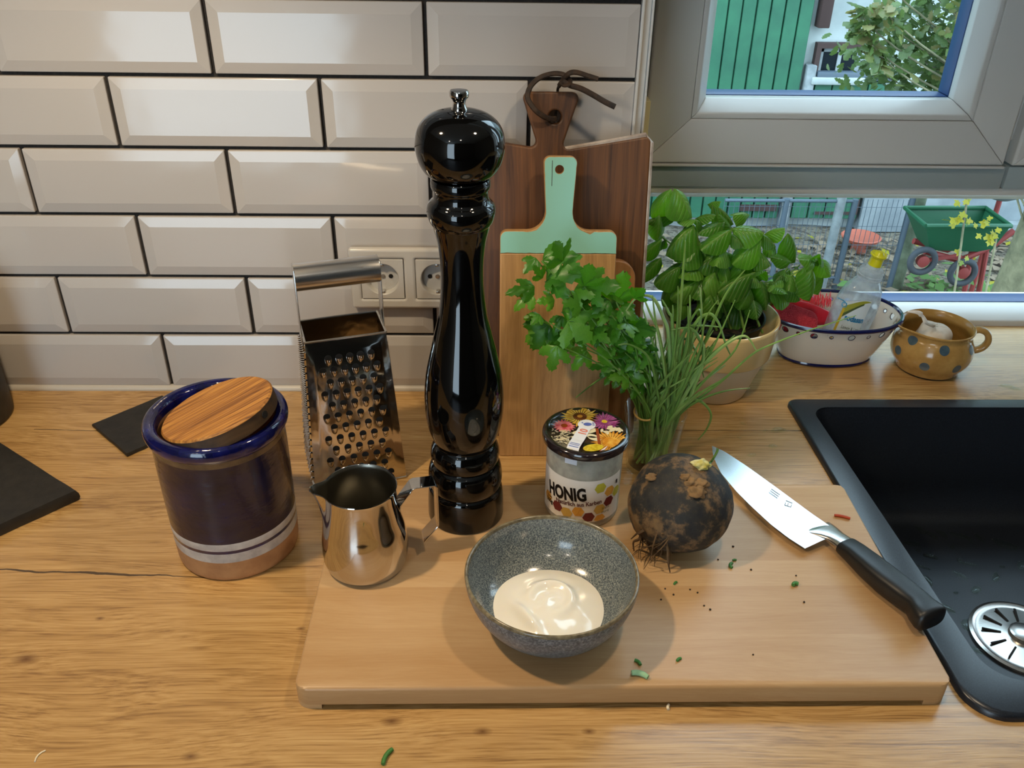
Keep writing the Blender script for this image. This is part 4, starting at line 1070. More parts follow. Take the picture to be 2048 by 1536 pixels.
me = bpy.data.meshes.new('body'); bm.to_mesh(me); bm.free(); me.materials.append(mat['radish']); me.shade_smooth()
lowz = min((RM @ v.co).z for v in me.vertices); RM[2][3] += ZB-lowz
put('body', me, rd, RM)
def on_rad(px, py): 
    o = RM.inverted() @ CAM; d = (RM.inverted().to_3x3() @ _ray(px, py)).normalized()
    A_ = (d.x/.0515)**2+(d.y/.0478)**2+(d.z/.050)**2; B_ = 2*(o.x*d.x/.0515**2+o.y*d.y/.0478**2+o.z*d.z/.05**2); C_ = (o.x/.0515)**2+(o.y/.0478)**2+(o.z/.05)**2-1
    D_ = max(B_*B_-4*A_*C_, 0); return RM @ (o+d*((-B_-math.sqrt(D_))/(2*A_)))
def blob(name, c, r, m_, parent, amp=.35, sq=(1, 1, 1), fr=2.2, sub=3):
    bm = bmesh.new(); bmesh.ops.create_icosphere(bm, subdivisions=sub, radius=1)
    for v in bm.verts:
        d = v.co.normalized(); v.co = Vector((d.x*sq[0], d.y*sq[1], d.z*sq[2]))*r*(1+amp*mnoise.noise(d*fr+Vector(c)*90))+Vector(c)
    me = bpy.data.meshes.new(name); bm.to_mesh(me); bm.free(); me.materials.append(m_); me.shade_smooth(); return put(name, me, parent)
for px, py, r in ((1396, 982, .0085), (1385, 965, .006), (1407, 965, .006), (1372, 952, .0045), (1300, 952, .005)):
    c = on_rad(px, py); blob('mud_clump', c-(c-rc).normalized()*r*.45, r, mat['soil_clump'], rd, .45, (1.15, .9, .7), 1.7, 4)
c = on_rad(1402, 930); blob('leaf_stump', c, .0075, mat['stump'], rd, .45, (1.2, .8, .7), 2.0, 4)
b = B(); s0 = on_rad(1410, 930); b.tube(spline([s0, PZ(1420, 926, .088), PZ(1428, 915, .093), PZ(1437, 898, .098)], 4), [.0013]*12+[.0006], 6); b.tube(spline([PZ(1424, 922, .09), PZ(1432, 907, .094), PZ(1434, 896, .100)], 4), .0006, 5)
b.build('sprout', mat['chive'], rd)
random.seed(21)
for i in range(34):
    st = on_rad(random.uniform(1278, 1345), random.uniform(1062, 1082)); p = [st]
    tx = random.uniform(1262, 1345); ty = random.uniform(1085, 1142)
    en = PZ(tx, ty, ZB+random.uniform(.0006, .006))
    if i == 0: st = on_rad(1325, 1065); en = PZ(1340, 1145, ZB+.001)
    if i == 1: st = on_rad(1290, 1060); en = PZ(1262, 1078, ZB+.012)
    if i == 2: st = on_rad(1285, 1066); en = PZ(1268, 1102, ZB+.002)
    mid_ = [st.lerp(en, t)+Vector((random.uniform(-.004, .004), random.uniform(-.004, .004), random.uniform(0, .004)*(1-t))) for t in (.33, .66)]
    pts_ = spline([st, *mid_, en], 5); r0 = random.uniform(.0006, .0011) if i > 3 else .0022
    b = B(); b.tube([Vector((q.x, q.y, max(q.z, ZB+.0006))) for q in pts_], [r0*(1-.75*k/(len(pts_)-1)) for k in range(len(pts_))], 5); b.build('rootlet', mat['root'], rd)
random.seed(5)

# ---------------- chef's knife
kz = ZB+.0085
kn_t = thing('chefs_knife', "chef's knife with black handle lying from board across sink rim", 'knife', tuple(PZ(1650, 1070, kz)))
pzk = lambda x, y, z: PZ(x, y, z)
spine = [(1424, 892), (1450, 904), (1495, 934), (1558, 980), (1621, 1027), (1679, 1067)]
edge = [(1424, 892), (1426, 912), (1441, 945), (1473, 983), (1504, 1014), (1542, 1049), (1577, 1076), (1610, 1097)]
b = B()
def samp(pl, n):
    pl = [Vector(p) for p in pl]; L = [0]
    for i in range(len(pl)-1): L.append(L[-1]+(pl[i+1]-pl[i]).length)
    out = []
    for k in range(n+1):
        s_ = L[-1]*k/n
        for i in range(len(pl)-1):
            if s_ <= L[i+1]+1e-9: out.append(pl[i].lerp(pl[i+1], (s_-L[i])/max(1e-9, L[i+1]-L[i]))); break
    return out
S_ = samp(spine, 24); E_ = samp(edge, 24)
for i in range(25):
    for k, t in enumerate((0, .55, 1)):
        q = S_[i].lerp(E_[i], t); zz = kz+.0004-.0012*t*(i/24) -.001*(1-i/24)
        thk = (.0011, .0009, .0001)[k]*(.35+.65*i/24)
        for sg in (1, -1): 
            p = PZ(q.x, q.y, zz); b.v.append(p+Vector((0, 0, thk*sg)))
for i in range(24):
    a = i*6; c = a+6
    for p, q in ((0, 2), (2, 4)): b.quad((a+p, a+q, c+q, c+p)); b.quad((a+q+1, a+p+1, c+p+1, c+q+1))
    b.quad((a+4, a+5, c+5, c+4)); b.quad((a+1, a, c, c+1))
e = 24*6; b.quad((e, e+2, e+3, e+1)); b.quad((e+2, e+4, e+5, e+3))
blade = subparent(b.build('blade', mat['blade'], kn_t, angle=30))
b = B()   # small engraved square mark and lines on the blade
for (x, y, w_, h_) in ((1572, 1000, 15, 9),):
    for q0, q1, q2, q3 in (((0, 0), (1, .62), (1, .8), (0, .18)), ((0, .45), (.1, .5), (.1, 1.1), (0, 1.05)), ((.9, .9), (1, .95), (1, 1.55), (.9, 1.5)), ((.4, .6), (.5, .66), (.5, 1.2), (.4, 1.15)), ((.0, 1.0), (1, 1.5), (1, 1.62), (0, 1.12))):
        b.add([PZ(x+q[0]*w_-q[1]*3, y+q[1]*h_, kz+.0009) for q in (q0, q1, q2, q3)], [(0, 1, 2, 3)])
for k in range(3):
    x, y = 1543+k*-2.5, 977+k*3.2
    b.add([PZ(x, y, kz+.0009), PZ(x+17, y+12, kz+.0009), PZ(x+16.6, y+12.9, kz+.0009), PZ(x-.4, y+.9, kz+.0009)], [(0, 1, 2, 3)])
b.build('engraving', flat('etched_grey', '#8b9095', .5), blade, smooth=False)
def loft(b, stations, n=20, e_=2.6):
    base = len(b.v)
    for (c, ax_, wv, hw, ht_, off) in stations:
        for j in range(n):
            a = 2*PI*j/n; ca, sa_ = math.cos(a), math.sin(a)
            x = math.copysign(abs(ca)**(2/e_), ca)*hw; z = math.copysign(abs(sa_)**(2/e_), sa_)*ht_
            b.v.append(c+wv*x+Vector((0, 0, z+off)))
    m_ = len(stations)
    for i in range(m_-1):
        for j in range(n):
            k = (j+1) % n; b.quad((base+i*n+j, base+i*n+k, base+(i+1)*n+k, base+(i+1)*n+j))
    b.quad([base+j for j in range(n-1, -1, -1)]); b.quad([base+(m_-1)*n+j for j in range(n)])
hA = PZ(1690, 1090, kz+.001); hB = PZ(1874, 1238, kz+.0065)
hx_ = (hB-hA); HL = hx_.length; hxn = hx_.normalized(); hwv = Vector((-hxn.y, hxn.x, 0)).normalized()
def hst(t, hw, hth, lat=0, dz=0): return (hA+hx_*t+hwv*lat, hxn, hwv, hw, hth, dz)
b = B(); loft(b, [hst(-.0, .0112, .0070), hst(.02, .0116, .0076), hst(.12, .0122, .0092), hst(.3, .0138, .0108, -.0012), hst(.5, .0144, .0114, -.0018), hst(.68, .0136, .0112, -.0010), hst(.80, .0128, .0108, -.0004), hst(.87, .0146, .0112, -.0030), hst(.95, .0166, .0118, -.0040), hst(.985, .0160, .0112, -.0040), hst(1.0, .0135, .0092, -.0038)], 24, 3.0)
b.build('handle', mat['handle'], kn_t, angle=55)
p0 = PZ(1640, 1083, kz-.0006); b = B()
def bst(t, hw, hth, lat): return (hA+(-hxn)*t+hwv*lat, hxn, hwv, hw, hth, -.0006)
loft(b, [bst(.0005, .0110, .0068, .0), bst(.006, .0108, .0062, 0), bst(.014, .0110, .0048, 0), bst(.022, .0138, .0040, -.0018), bst(.029, .0168, .0028, -.0042), bst(.035, .0180, .0019, -.0056), bst(.0365, .0176, .0004, -.0058)], 20, 2.6)
b.build('bolster', mat['brushed'], kn_t, angle=55)

# ================================================================== SLATES, CANISTER, CROCKERY
def slab(name, label, cat, corner, dA, dB, th_, m_, bev=.0008):
    o = thing(name, label, cat, tuple(corner))
    b = B(); N_ = 14; A_ = Vector(dA); B_2 = Vector(dB); c = Vector(corner)
    loop = []
    for (p, q) in ((c, c+A_), (c+A_, c+A_+B_2), (c+A_+B_2, c+B_2), (c+B_2, c)):
        for i in range(N_):
            t = i/N_; jit = 0 if i == 0 else .0007*mnoise.noise(Vector((p.x*30+t*40, p.y*30, 2)))
            d = (q-p).normalized(); loop.append(p.lerp(q, t)+Vector((-d.y, d.x, 0))*jit)
    loop2 = rounded([(p.x, p.y) for p in loop], 0)
    m_n = len(loop)
    ctr = sum(loop, Vector())/m_n
    for z, s_ in ((.0005, .990), (th_*.35, 1.0), (th_*.7, .998), (th_, .985)):
        for p in loop: q = ctr+(p-ctr)*s_; b.v.append(Vector((q.x, q.y, z)))
    for k in range(3):
        for j in range(m_n): l = (j+1) % m_n; b.quad((k*m_n+j, k*m_n+l, (k+1)*m_n+l, (k+1)*m_n+j))
    b.quad(range(m_n-1, -1, -1)); b.quad(range(3*m_n, 4*m_n)); b.build('plate', m_, o, angle=30); return o
c0, c1_, c2_ = PZ(183, 848, .005), PZ(325, 790, .005), PZ(253, 908, .005)
slab('slate_coaster', 'small square black slate coaster behind the blue crock', 'coaster', (c0.x, c0.y, 0), (c1_.x-c0.x, c1_.y-c0.y, 0), (c2_.x-c0.x, c2_.y-c0.y, 0), .005, mat['slate'])
c0, c1_, c2_ = PZ(157, 981, .013), PZ(0, 882, .013), PZ(0, 1052, .013)
d1 = (c1_-c0).normalized()*.26; d2 = (c2_-c0).normalized()*.30
slab('slate_board', 'large thick black slate slab at the left edge of the worktop', 'slate board', (c0.x, c0.y, 0), (d1.x, d1.y, 0), (d2.x, d2.y, 0), .0135, mat['slate'])
cn = thing('canister', 'dark cylindrical canister with white upper part at far left wall', 'canister', (-.128, -.078, 0))
b = B(); b.lathe([(0, .0004), (.056, .0004), (.060, .003), (.0605, .006), (.0605, .0720)], 56, centre=(-.128, -.078)); b.build('base', mat['slate'], cn)
b = B(); b.lathe([(.0600, .0722), (.0604, .0730), (.0604, .180), (.058, .184), (0, .184)], 56, centre=(-.128, -.078)); b.build('upper_part', mat['enamel'], cn)

# ---------------- basil pot
ptx, pty = .8405, .0020
pot = thing('plant_pot', 'cream ceramic plant pot with yellow rim band holding basil', 'plant pot', (ptx, pty, 0))
pp = [(0, .0005), (.0440, .0005), (.0462, .0025), (.0660, .0605), (.0663, .0612), (.0690, .0625), (.0700, .0640), (.0752, .1085), (.0755, .1110), (.0745, .1128), (.0725, .1132), (.0710, .1118), (.0640, .0600), (.0430, .006), (0, .006)]
b = B(); b.lathe(pp, 72, [0, 0, 0, 0, 1, 1, 1, 1, 1, 1, 1, 1, 0, 0], centre=(ptx, pty)); b.build('body', [mat['pot_cream'], mat['pot_yellow']], pot, angle=40)
bs = thing('basil_plant', 'leafy green basil plant in a black nursery pot inside the yellow-rimmed pot', 'plant', (ptx-.004, pty+.004, .02))
b = B(); b.lathe([(0, .0075), (.041, .0075), (.0600, .1085), (.0622, .1090), (.0622, .1110), (.0600, .1112), (.0585, .1100), (.0570, .098)], 56, centre=(ptx-.004, pty+.004)); b.build('nursery_pot', mat['pot_black'], bs)
b = B(); NS = 40
for i in range(9):
    for j in range(NS):
        a = 2*PI*j/NS; r = .0575*i/8; x, y = r*math.cos(a), r*math.sin(a); b.v.append(Vector((ptx-.004+x, pty+.004+y, .0985+.004*mnoise.noise(Vector((x*150, y*150, 1))))))
for i in range(8):
    for j in range(NS): k = (j+1) % NS; b.quad((i*NS+j, i*NS+k, (i+1)*NS+k, (i+1)*NS+j))
tag(b.build('soil', mat['soil'], bs), kind='stuff')
def leaf_mesh(name, m_, nx=6, ny=9, fold=.35, droop=.35, cup=.12, width=.34, veins=True, tipw=1.0):
    """unit leaf: base at origin, tip at (0,1,0), normal +z"""
    b = B()
    for j in range(ny+1):
        t = j/ny; w_ = width*(math.sin(PI*min(1, t**.78))**.8)*(1-.12*t) if 0 < t < 1 else 0.0
        if t == 1: w_ = 0.0
        for i in range(nx+1):
            s_ = -1+2*i/nx; x = s_*w_
            z = -droop*t*t + fold*abs(x)*.35 - cup*(abs(s_)**2)*w_*1.6 + (.018*math.sin(t*24+abs(s_)*3.0)*abs(s_)*(1 if veins else 0))
            b.v.append(Vector((x, t-.10*droop*t*t*t, z)))
    for j in range(ny):
        for i in range(nx): b.quad((j*(nx+1)+i, j*(nx+1)+i+1, (j+1)*(nx+1)+i+1, (j+1)*(nx+1)+i))
    me = b.mesh(name, m_, True, 180); return me
BL = [leaf_mesh('leaf', mat['basil'], droop=d, fold=f, cup=c, width=w) for d, f, c, w in ((.30, .1, .75, .40), (.5, .0, .95, .40), (.15, .5, .45, .37), (.7, .0, 1.0, .41))]
def place_leaf(me, base, tip, nrm, parent, name='leaf', wide=1.0):
    Y_ = Vector(tip)-Vector(base); L_ = Y_.length; Y_.normalize(); Z_ = Vector(nrm); Z_ = (Z_-Y_*Z_.dot(Y_))
    if Z_.length < 1e-4: Z_ = Vector((0, -1, .3))-Y_*Vector((0, -1, .3)).dot(Y_)
    Z_.normalize(); X_ = Y_.cross(Z_)
    mt = Matrix.Identity(4)
    for i in range(3): mt[i][0] = X_[i]*L_*wide; mt[i][1] = Y_[i]*L_; mt[i][2] = Z_[i]*L_; mt[i][3] = base[i]
    return put(name, me, parent, mt)
# leaves one can tell apart: base and tip as seen, depth about the pot's axis, how much the face turns up
random.seed(11)
basil = [(1348, 377, 1400, 424, -.03, 1.15, 1), (1343, 378, 1301, 421, -.015, 1.0, 3), (1415, 409, 1433, 397, .01, .9, 0), (1424, 409, 1476, 434, 0, .9, 1), (1463, 458, 1528, 454, -.03, 1.15, 0), (1389, 450, 1326, 491, -.035, 1.0, 1), (1464, 459, 1403, 491, -.045, .9, 0), (1450, 443, 1395, 462, -.02, .8, 2), (1354, 433, 1291, 438, -.01, .5, 2), (1318, 430, 1319, 480, -.02, .9, 3), (1390, 438, 1429, 426, -.02, .9, 2), (1526, 471, 1561, 451, 0, 1.0, 0), (1524, 468, 1556, 480, -.01, .9, 1), (1324, 479, 1283, 509, -.01, .8, 1), (1323, 515, 1274, 568, -.01, .55, 2), (1362, 533, 1312, 553, -.035, 1.1, 1), (1523, 481, 1468, 516, -.035, 1.15, 1), (1509, 546, 1443, 562, -.05, .9, 1), (1509, 548, 1532, 530, -.05, 1.1, 0), (1575, 466, 1618, 511, .02, .9, 3), (1632, 521, 1602, 514, .0, 1.1, 2), (1624, 539, 1641, 605, -.02, 1.0, 1), (1637, 518, 1667, 551, .01, 1.1, 1), (1608, 534, 1619, 571, -.005, 1.2, 0), (1580, 537, 1552, 557, .0, 1.2, 0), (1583, 524, 1546, 510, .01, .8, 2), (1569, 541, 1588, 586, 0, .5, 2), (1539, 562, 1571, 583, -.01, .5, 2), (1522, 562, 1545, 627, -.03, .75, 1), (1500, 576, 1486, 618, -.045, 1.3, 3), (1506, 600, 1518, 638, -.04, 1.2, 1), (1545, 485, 1538, 511, .01, 1.2, 0), (1500, 430, 1483, 415, .01, 1, 1), (1466, 462, 1445, 425, -.01, .6, 2), (1395, 470, 1352, 520, -.02, 1.1, 1), (1440, 500, 1400, 545, -.03, 1.1, 1), (1480, 520, 1500, 560, -.03, 1.0, 3), (1430, 545, 1390, 590, -.04, 1.1, 1), (1450, 560, 1470, 610, -.045, 1.1, 1), (1400, 560, 1345, 585, -.045, .9, 1), (1350, 560, 1318, 600, -.02, 1.1, 3), (1420, 590, 1440, 640, -.05, 1.2, 1), (1370, 600, 1350, 640, -.04, 1.2, 1), (1640, 523, 1672, 590, .02, .55, 3), (1634, 516, 1645, 498, .0, .8, 0)]
def bz(px, py, dy): return PY(px, py, pty+dy)
for x0, y0, x1, y1, dy, wide, kind in basil:
    base = bz(x0, y0, dy+.008); tip = bz(x1, y1, dy-.008)
    nrm = Vector((random.uniform(-.35, .35), -.75, 1.0+random.uniform(-.3, .4)))
    place_leaf(BL[kind], base, tip, nrm, bs, wide=wide*random.uniform(.92, 1.05))
stems = []
crown = [(1348, 385), (1393, 440), (1465, 455), (1525, 470), (1320, 470), (1362, 530), (1510, 545), (1635, 520), (1575, 535), (1430, 480), (1400, 560), (1480, 520), (1600, 530), (1500, 580)]
for i, (x, y) in enumerate(crown):
    t = bz(x, y, random.uniform(-.03, .02)); s_ = Vector((ptx-.004+random.uniform(-.035, .035)+(t.x-ptx)*.18, pty+random.uniform(-.03, .03), .099))
    if x > 1560: mid_ = [bz(1500, 590, -.005), bz(1548, 570, .0)]
    else: mid_ = [s_.lerp(t, .4)+Vector((0, 0, .012)), s_.lerp(t, .75)+Vector((0, 0, .008))]
    pl = spline([s_, *mid_, t], 5); stems.append(pl)
    b = B(); b.tube(pl, [.0017-.0009*k/len(pl) for k in range(len(pl))], 6); b.build('stem', mat['basil_stem'], bs)
for i in range(95):   # foliage inside the crown, in pairs along the stems
    pl = stems[i % len(stems)]; k = random.randint(len(pl)//3, len(pl)-1); p = pl[k]
    a = random.uniform(0, 2*PI); L_ = random.uniform(.024, .044)*(.65 if k > len(pl)-4 else 1)
    d = Vector((math.cos(a), math.sin(a), random.uniform(-.5, .25))).normalized()
    q = p+d*L_
    if q.y > .16 or (q.x < .745): continue
    place_leaf(random.choice(BL), p, q, Vector((random.uniform(-.3, .3), random.uniform(-.5, .2), 1)), bs, wide=random.uniform(.85, 1.1))

# ---------------- drinking glass with chives and parsley
gcx, gcy = .7290, -.1790
gl = thing('drinking_glass', 'clear drinking glass of water holding chives and parsley', 'glass', (gcx, gcy, 0))
b = B(); b.lathe([(0, .0006), (.0255, .0006), (.0275, .0025), (.0365, .0795), (.0366, .0810), (.0358, .0814), (.0350, .0808), (.0262, .0085), (.0240, .0070), (0, .0068)], 64, centre=(gcx, gcy)); b.build('tumbler', mat['glass'], gl, angle=50)
b = B(); b.lathe([(0, .0071), (.0238, .0073), (.0260, .0088), (.0300, .0430), (0, .0432)], 48, centre=(gcx, gcy)); b.build('water', mat['water'], gl, angle=50)
pr_ = thing('parsley_bunch', 'bunch of flat parsley leaning left out of the drinking glass', 'parsley', (gcx-.012, gcy, .012))
cv = thing('chive_bunch', 'bunch of long thin chives standing in the drinking glass', 'chives', (gcx+.008, gcy, .012))
def inglass(a, r): return Vector((gcx+r*math.cos(a), gcy+r*math.sin(a), .0095))
def gy_(px, py, dy): return PY(px, py, gcy+dy)
chive_px = [
 [(1334, 833), (1338, 775), (1349, 697), (1355, 638), (1356, 572)], [(1349, 824), (1365, 755), (1384, 685), (1402, 634), (1400, 575)],
 [(1355, 825), (1388, 755), (1412, 722), (1439, 669), (1470, 600)], [(1320, 835), (1314, 775), (1306, 740), (1281, 727), (1240, 735), (1190, 765), (1152, 795)],
 [(1340, 835), (1338, 681), (1326, 634), (1308, 598), (1287, 591), (1268, 600), (1250, 625)], [(1345, 830), (1345, 654), (1338, 626), (1324, 599)],
 [(1350, 830), (1406, 720), (1396, 673), (1377, 656), (1343, 660)], [(1350, 825), (1362, 690), (1380, 655), (1400, 651), (1439, 654)],
 [(1355, 825), (1380, 680), (1396, 640), (1416, 628), (1427, 632), (1439, 650), (1452, 690), (1462, 712)],
 [(1352, 833), (1377, 812), (1440, 765), (1500, 712), (1540, 690), (1620, 660), (1712, 631)],
 [(1352, 835), (1366, 802), (1381, 797), (1406, 806), (1422, 829), (1414, 857), (1396, 880)],
 [(1335, 830), (1322, 685), (1299, 624), (1281, 581)], [(1332, 830), (1318, 730), (1302, 673), (1283, 609)], [(1335, 830), (1326, 720), (1311, 640), (1305, 590)],
 [(1355, 830), (1400, 787), (1439, 763), (1462, 745)], [(1340, 830), (1360, 740), (1378, 660), (1380, 590)], [(1342, 830), (1352, 760), (1375, 690), (1376, 613)],
 [(1345, 830), (1385, 740), (1420, 660), (1452, 588), (1490, 540)], [(1338, 830), (1352, 720), (1362, 600), (1368, 520), (1371, 482)],
 [(1330, 832), (1318, 800), (1300, 720), (1262, 690), (1236, 690)], [(1348, 830), (1400, 740), (1450, 690), (1490, 672), (1512, 700)],
 [(1345, 830), (1370, 770), (1400, 700), (1410, 640), (1436, 600)], [(1352, 832), (1410, 760), (1470, 700), (1500, 620)], [(1330, 830), (1300, 760), (1280, 712), (1242, 700)],
 [(1356, 832), (1400, 800), (1450, 782), (1500, 776)], [(1342, 830), (1335, 740), (1345, 640), (1345, 610)], [(1335, 830), (1345, 720), (1382, 640), (1400, 620), (1402, 655)],
 [(1340, 830), (1372, 750), (1392, 700), (1407, 672)], [(1335, 830), (1330, 740), (1352, 690), (1372, 678), (1390, 700), (1408, 755)], [(1348, 832), (1378, 800), (1390, 770), (1406, 730), (1408, 690)]]
random.seed(4)
def add_chive(pts, r0):
    a = random.uniform(0, 2*PI)
    foot = inglass(a, random.uniform(.002, .019)); 
    b = B(); pl = spline([foot]+pts, 6)
    b.tube(pl, [r0*(1-.72*(k/(len(pl)-1))**2.5) for k in range(len(pl))], 6); b.build('chive_stalk', mat['chive'], cv)
for pl in chive_px:
    dy = random.uniform(-.012, .008); lean = random.uniform(-.02, .01)
    P_ = [gy_(x, y, dy+lean*i/len(pl)) for i, (x, y) in enumerate(pl)]
    c = Vector((gcx, gcy, P_[0].z)); q = P_[0]-c; q.z = 0
    lim = .029
    if q.length > lim: P_[0] = c+q*(lim/q.length)
    add_chive(P_, random.uniform(.0016, .0024))
for i in range(52):
    a = random.uniform(0, 2*PI); r = random.uniform(.003, .026)
    p0 = Vector((gcx+.006+r*math.cos(a), gcy+r*math.sin(a)*.8, .079)); q = p0-Vector((gcx, gcy, .079))
    if q.length > .029: p0 = Vector((gcx, gcy, .079))+q*(.029/q.length)
    H_ = random.uniform(.05, .12); d = Vector((random.gauss(.22, .22), random.gauss(-.02, .16), 1)).normalized()
    p1 = p0+d*H_*.5+Vector((random.uniform(-.004, .004), random.uniform(-.004, .004), 0)); p2 = p0+d*H_+Vector((random.uniform(-.012, .016), random.uniform(-.01, .01), -random.random()*.006))
    add_chive([p0, p1, p2], random.uniform(.0013, .0023))
def parsley_mesh(seed, droop=.25):
    rnd = random.Random(seed); b = B()
    # three lobed segments, each toothed
    def lobe(ang, L_, w_, org):
        n0 = len(b.v); prof = [(0, .10), (.22, .55), (.36, .95), (.45, .72), (.58, 1.0), (.70, .62), (.80, .72), (.90, .34), (1.0, .16)]
        rows = []
        for t, ww in prof:
            ww *= w_*rnd.uniform(.9, 1.1)
            for s_ in (-1, -.5, 0, .5, 1):
                x, y = s_*ww, t*L_+ (.06*L_*abs(s_) if abs(s_) == 1 else 0)
                X_, Y_ = x*math.cos(ang)-y*math.sin(ang), x*math.sin(ang)+y*math.cos(ang)
                z = -droop*(X_*X_+Y_*Y_)*.8+.10*(.045 if s_ == 0 else 0)+.05*math.sin(t*9+s_*4)*w_ - .25*abs(s_)*ww*.5
                b.v.append(Vector((org[0]+X_, org[1]+Y_, z)))
        for j in range(len(prof)-1):
            for i in range(4): b.quad((n0+j*5+i, n0+j*5+i+1, n0+(j+1)*5+i+1, n0+(j+1)*5+i))
    lobe(0, .95, .27, (0, .05)); lobe(.85, .72, .22, (-.01, .04)); lobe(-.85, .72, .22, (.01, .04))
    return b.mesh('leaf', mat['parsley'], True, 180)
PM = [parsley_mesh(s_, d) for s_, d in ((1, .2), (2, .5), (3, .35), (4, .8))]
pars = [(1083, 520, 1136, 504, 1.0), (1126, 524, 1116, 489, 1.2), (1128, 522, 1160, 536, 1.2), (1073, 515, 1049, 541, .9), (1090, 563, 1157, 537, .9), (1086, 557, 1072, 536, .7), (1071, 573, 1021, 578, .8), (1066, 586, 1030, 612, .8), (1168, 573, 1180, 536, 1.1), (1170, 574, 1228, 563, 1.1), (1232, 604, 1250, 553, 1.1), (1232, 604, 1262, 588, 1.1), (1144, 588, 1172, 586, 1.0), (1204, 589, 1169, 579, 1.0), (1123, 624, 1162, 615, 1.0), (1134, 641, 1181, 681, 1.15), (1126, 631, 1108, 663, .9), (1099, 644, 1056, 684, 1.1), (1080, 628, 1066, 645, 1.0), (1099, 648, 1066, 697, 1.1), (1239, 614, 1269, 632, 1.1), (1254, 644, 1283, 642, 1.0), (1178, 646, 1212, 668, .9), (1269, 598, 1284, 585, .8), (1115, 690, 1099, 738, 1.0), (1250, 705, 1284, 690, 1.0), (1200, 655, 1190, 690, .9), (1165, 610, 1140, 602, .9), (1215, 620, 1235, 650, 1.0), (1150, 660, 1130, 700, 1.0), (1175, 700, 1150, 735, 1.0), (1225, 690, 1262, 668, 1.1), (1240, 740, 1285, 716, 1.1), (1195, 720, 1225, 700, 1.0), (1110, 600, 1085, 600, .9), (1190, 630, 1160, 640, 1), (1220, 600, 1195, 612, 1), (1105, 660, 1125, 690, 1)]
for x0, y0, x1, y1, wide in pars:
    dy = random.uniform(-.02, .015)
    base = gy_(x0, y0, dy+.004); tip = gy_(x1, y1, dy-.010)
    place_leaf(random.choice(PM), base, tip, Vector((random.uniform(-.4, .4), -.95, .75+random.uniform(-.3, .3))), pr_, wide=wide*random.uniform(.95, 1.2))
bandp = gy_(1282, 868, -.012)
pst = []
for (x, y) in [(1090, 563), (1072, 520), (1083, 522), (1168, 573), (1232, 604), (1123, 624), (1134, 641), (1126, 524), (1204, 590), (1099, 646), (1254, 644), (1178, 646), (1115, 690), (1250, 705), (1195, 720), (1239, 614), (1150, 660), (1175, 700), (1225, 690), (1215, 620)]:
    dy = random.uniform(-.015, .01); t = gy_(x, y, dy)
    s_ = Vector((gcx+random.uniform(-.018, .004), gcy+random.uniform(-.012, .012), .0095)); r1 = Vector((gcx-.014+random.uniform(-.009, .010), gcy+random.uniform(-.016, .016), .083))
    q = r1-Vector((gcx, gcy, .083))
    if q.length > .030: r1 = Vector((gcx, gcy, .083))+q*(.030/q.length)
    m1 = r1.lerp(t, .5)+Vector((.008, 0, .010)); pl = spline([s_, r1, m1, t], 6); pst.append(pl)
    b = B(); b.tube(pl, [.0015-.0008*k/len(pl) for k in range(len(pl))], 6); b.build('stalk', mat['parsley_stem'], pr_)
for i in range(64):
    pl = random.choice(pst); k = random.randint(int(len(pl)*.55), len(pl)-1); p = pl[k]
    a = random.uniform(0, 2*PI); d = Vector((math.cos(a), math.sin(a)*.7, random.uniform(-.6, .5))).normalized(); L_ = random.uniform(.014, .026)
    q = p+d*L_
    if q.y > -.157+.205*q.z+.0 - .02: q.y = -.157+.205*q.z-.022
    place_leaf(random.choice(PM), p, q, Vector((random.uniform(-.5, .5), -.6, .9)), pr_, wide=random.uniform(.8, 1.1))
b = B(); b.tube([Vector((gcx-.013+.012*math.cos(a), gcy-.004+.012*math.sin(a), .0790+.003*math.sin(a))) for a in [2*PI*i/24 for i in range(25)]], .0012, 6); b.build('rubber_band', mat['rubber'], pr_)

# ---------------- enamel colander and what lies in it
ccx, ccy = 1.0280, .0980
co = thing('colander', 'oval white enamel colander with navy rim by the window', 'colander', (ccx, ccy, 0))
AX, AY = .0945, .0655
def oval(rows_, n=96): # rows (sx, sy, z, shift)
    b = B()
    for sx_, sy_, z in rows_:
        for j in range(n): a = 2*PI*j/n; b.v.append(Vector((ccx+sx_*math.copysign(abs(math.cos(a))**.92, math.cos(a)), ccy+sy_*math.copysign(abs(math.sin(a))**.92, math.sin(a)), z)))
    return b, n
zt_ = .0700
def wallr(t, side=0): # t 0 base .. 1 rim
    w_ = t**.8; return (.0640+(AX-.0640)*w_+side, .0400+(AY-.0400)*w_+side, .0006+(zt_-.0006)*t)
n = 96; rws = [wallr(t) for t in (0, .04, .3, .6, .72, .78, .84, .90, .96, 1.0)]
b, n = oval(rws, n)
holes_row = (5, 7)   # punched band between rows 4 and 8
# a ring of real holes: leave faces out and give each opening a rim
for i in range(len(rws)-1):
    for j in range(n):
        k = (j+1) % n
        if i in (5, 6) and j % 4 in (0, 1) : continue
        if i in (5,) and j % 4 == 2 and False: continue
        b.quad((i*n+j, i*n+k, (i+1)*n+k, (i+1)*n+j))
m0 = len(b.v)
inner = [wallr(t, -.0012) for t in (1.0, .96, .90, .84, .78, .72, .6, .3, .04)]
for sx_, sy_, z in inner:
    for j in range(n): a = 2*PI*j/n; b.v.append(Vector((ccx+sx_*math.copysign(abs(math.cos(a))**.92, math.cos(a)), ccy+sy_*math.copysign(abs(math.sin(a))**.92, math.sin(a)), z+(.0012 if z < .01 else 0))))
for i in range(len(inner)-1):
    for j in range(n):
        k = (j+1) % n
        if i in (2, 3) and j % 4 in (0, 1): continue
        b.quad((m0+i*n+j, m0+i*n+k, m0+(i+1)*n+k, m0+(i+1)*n+j))
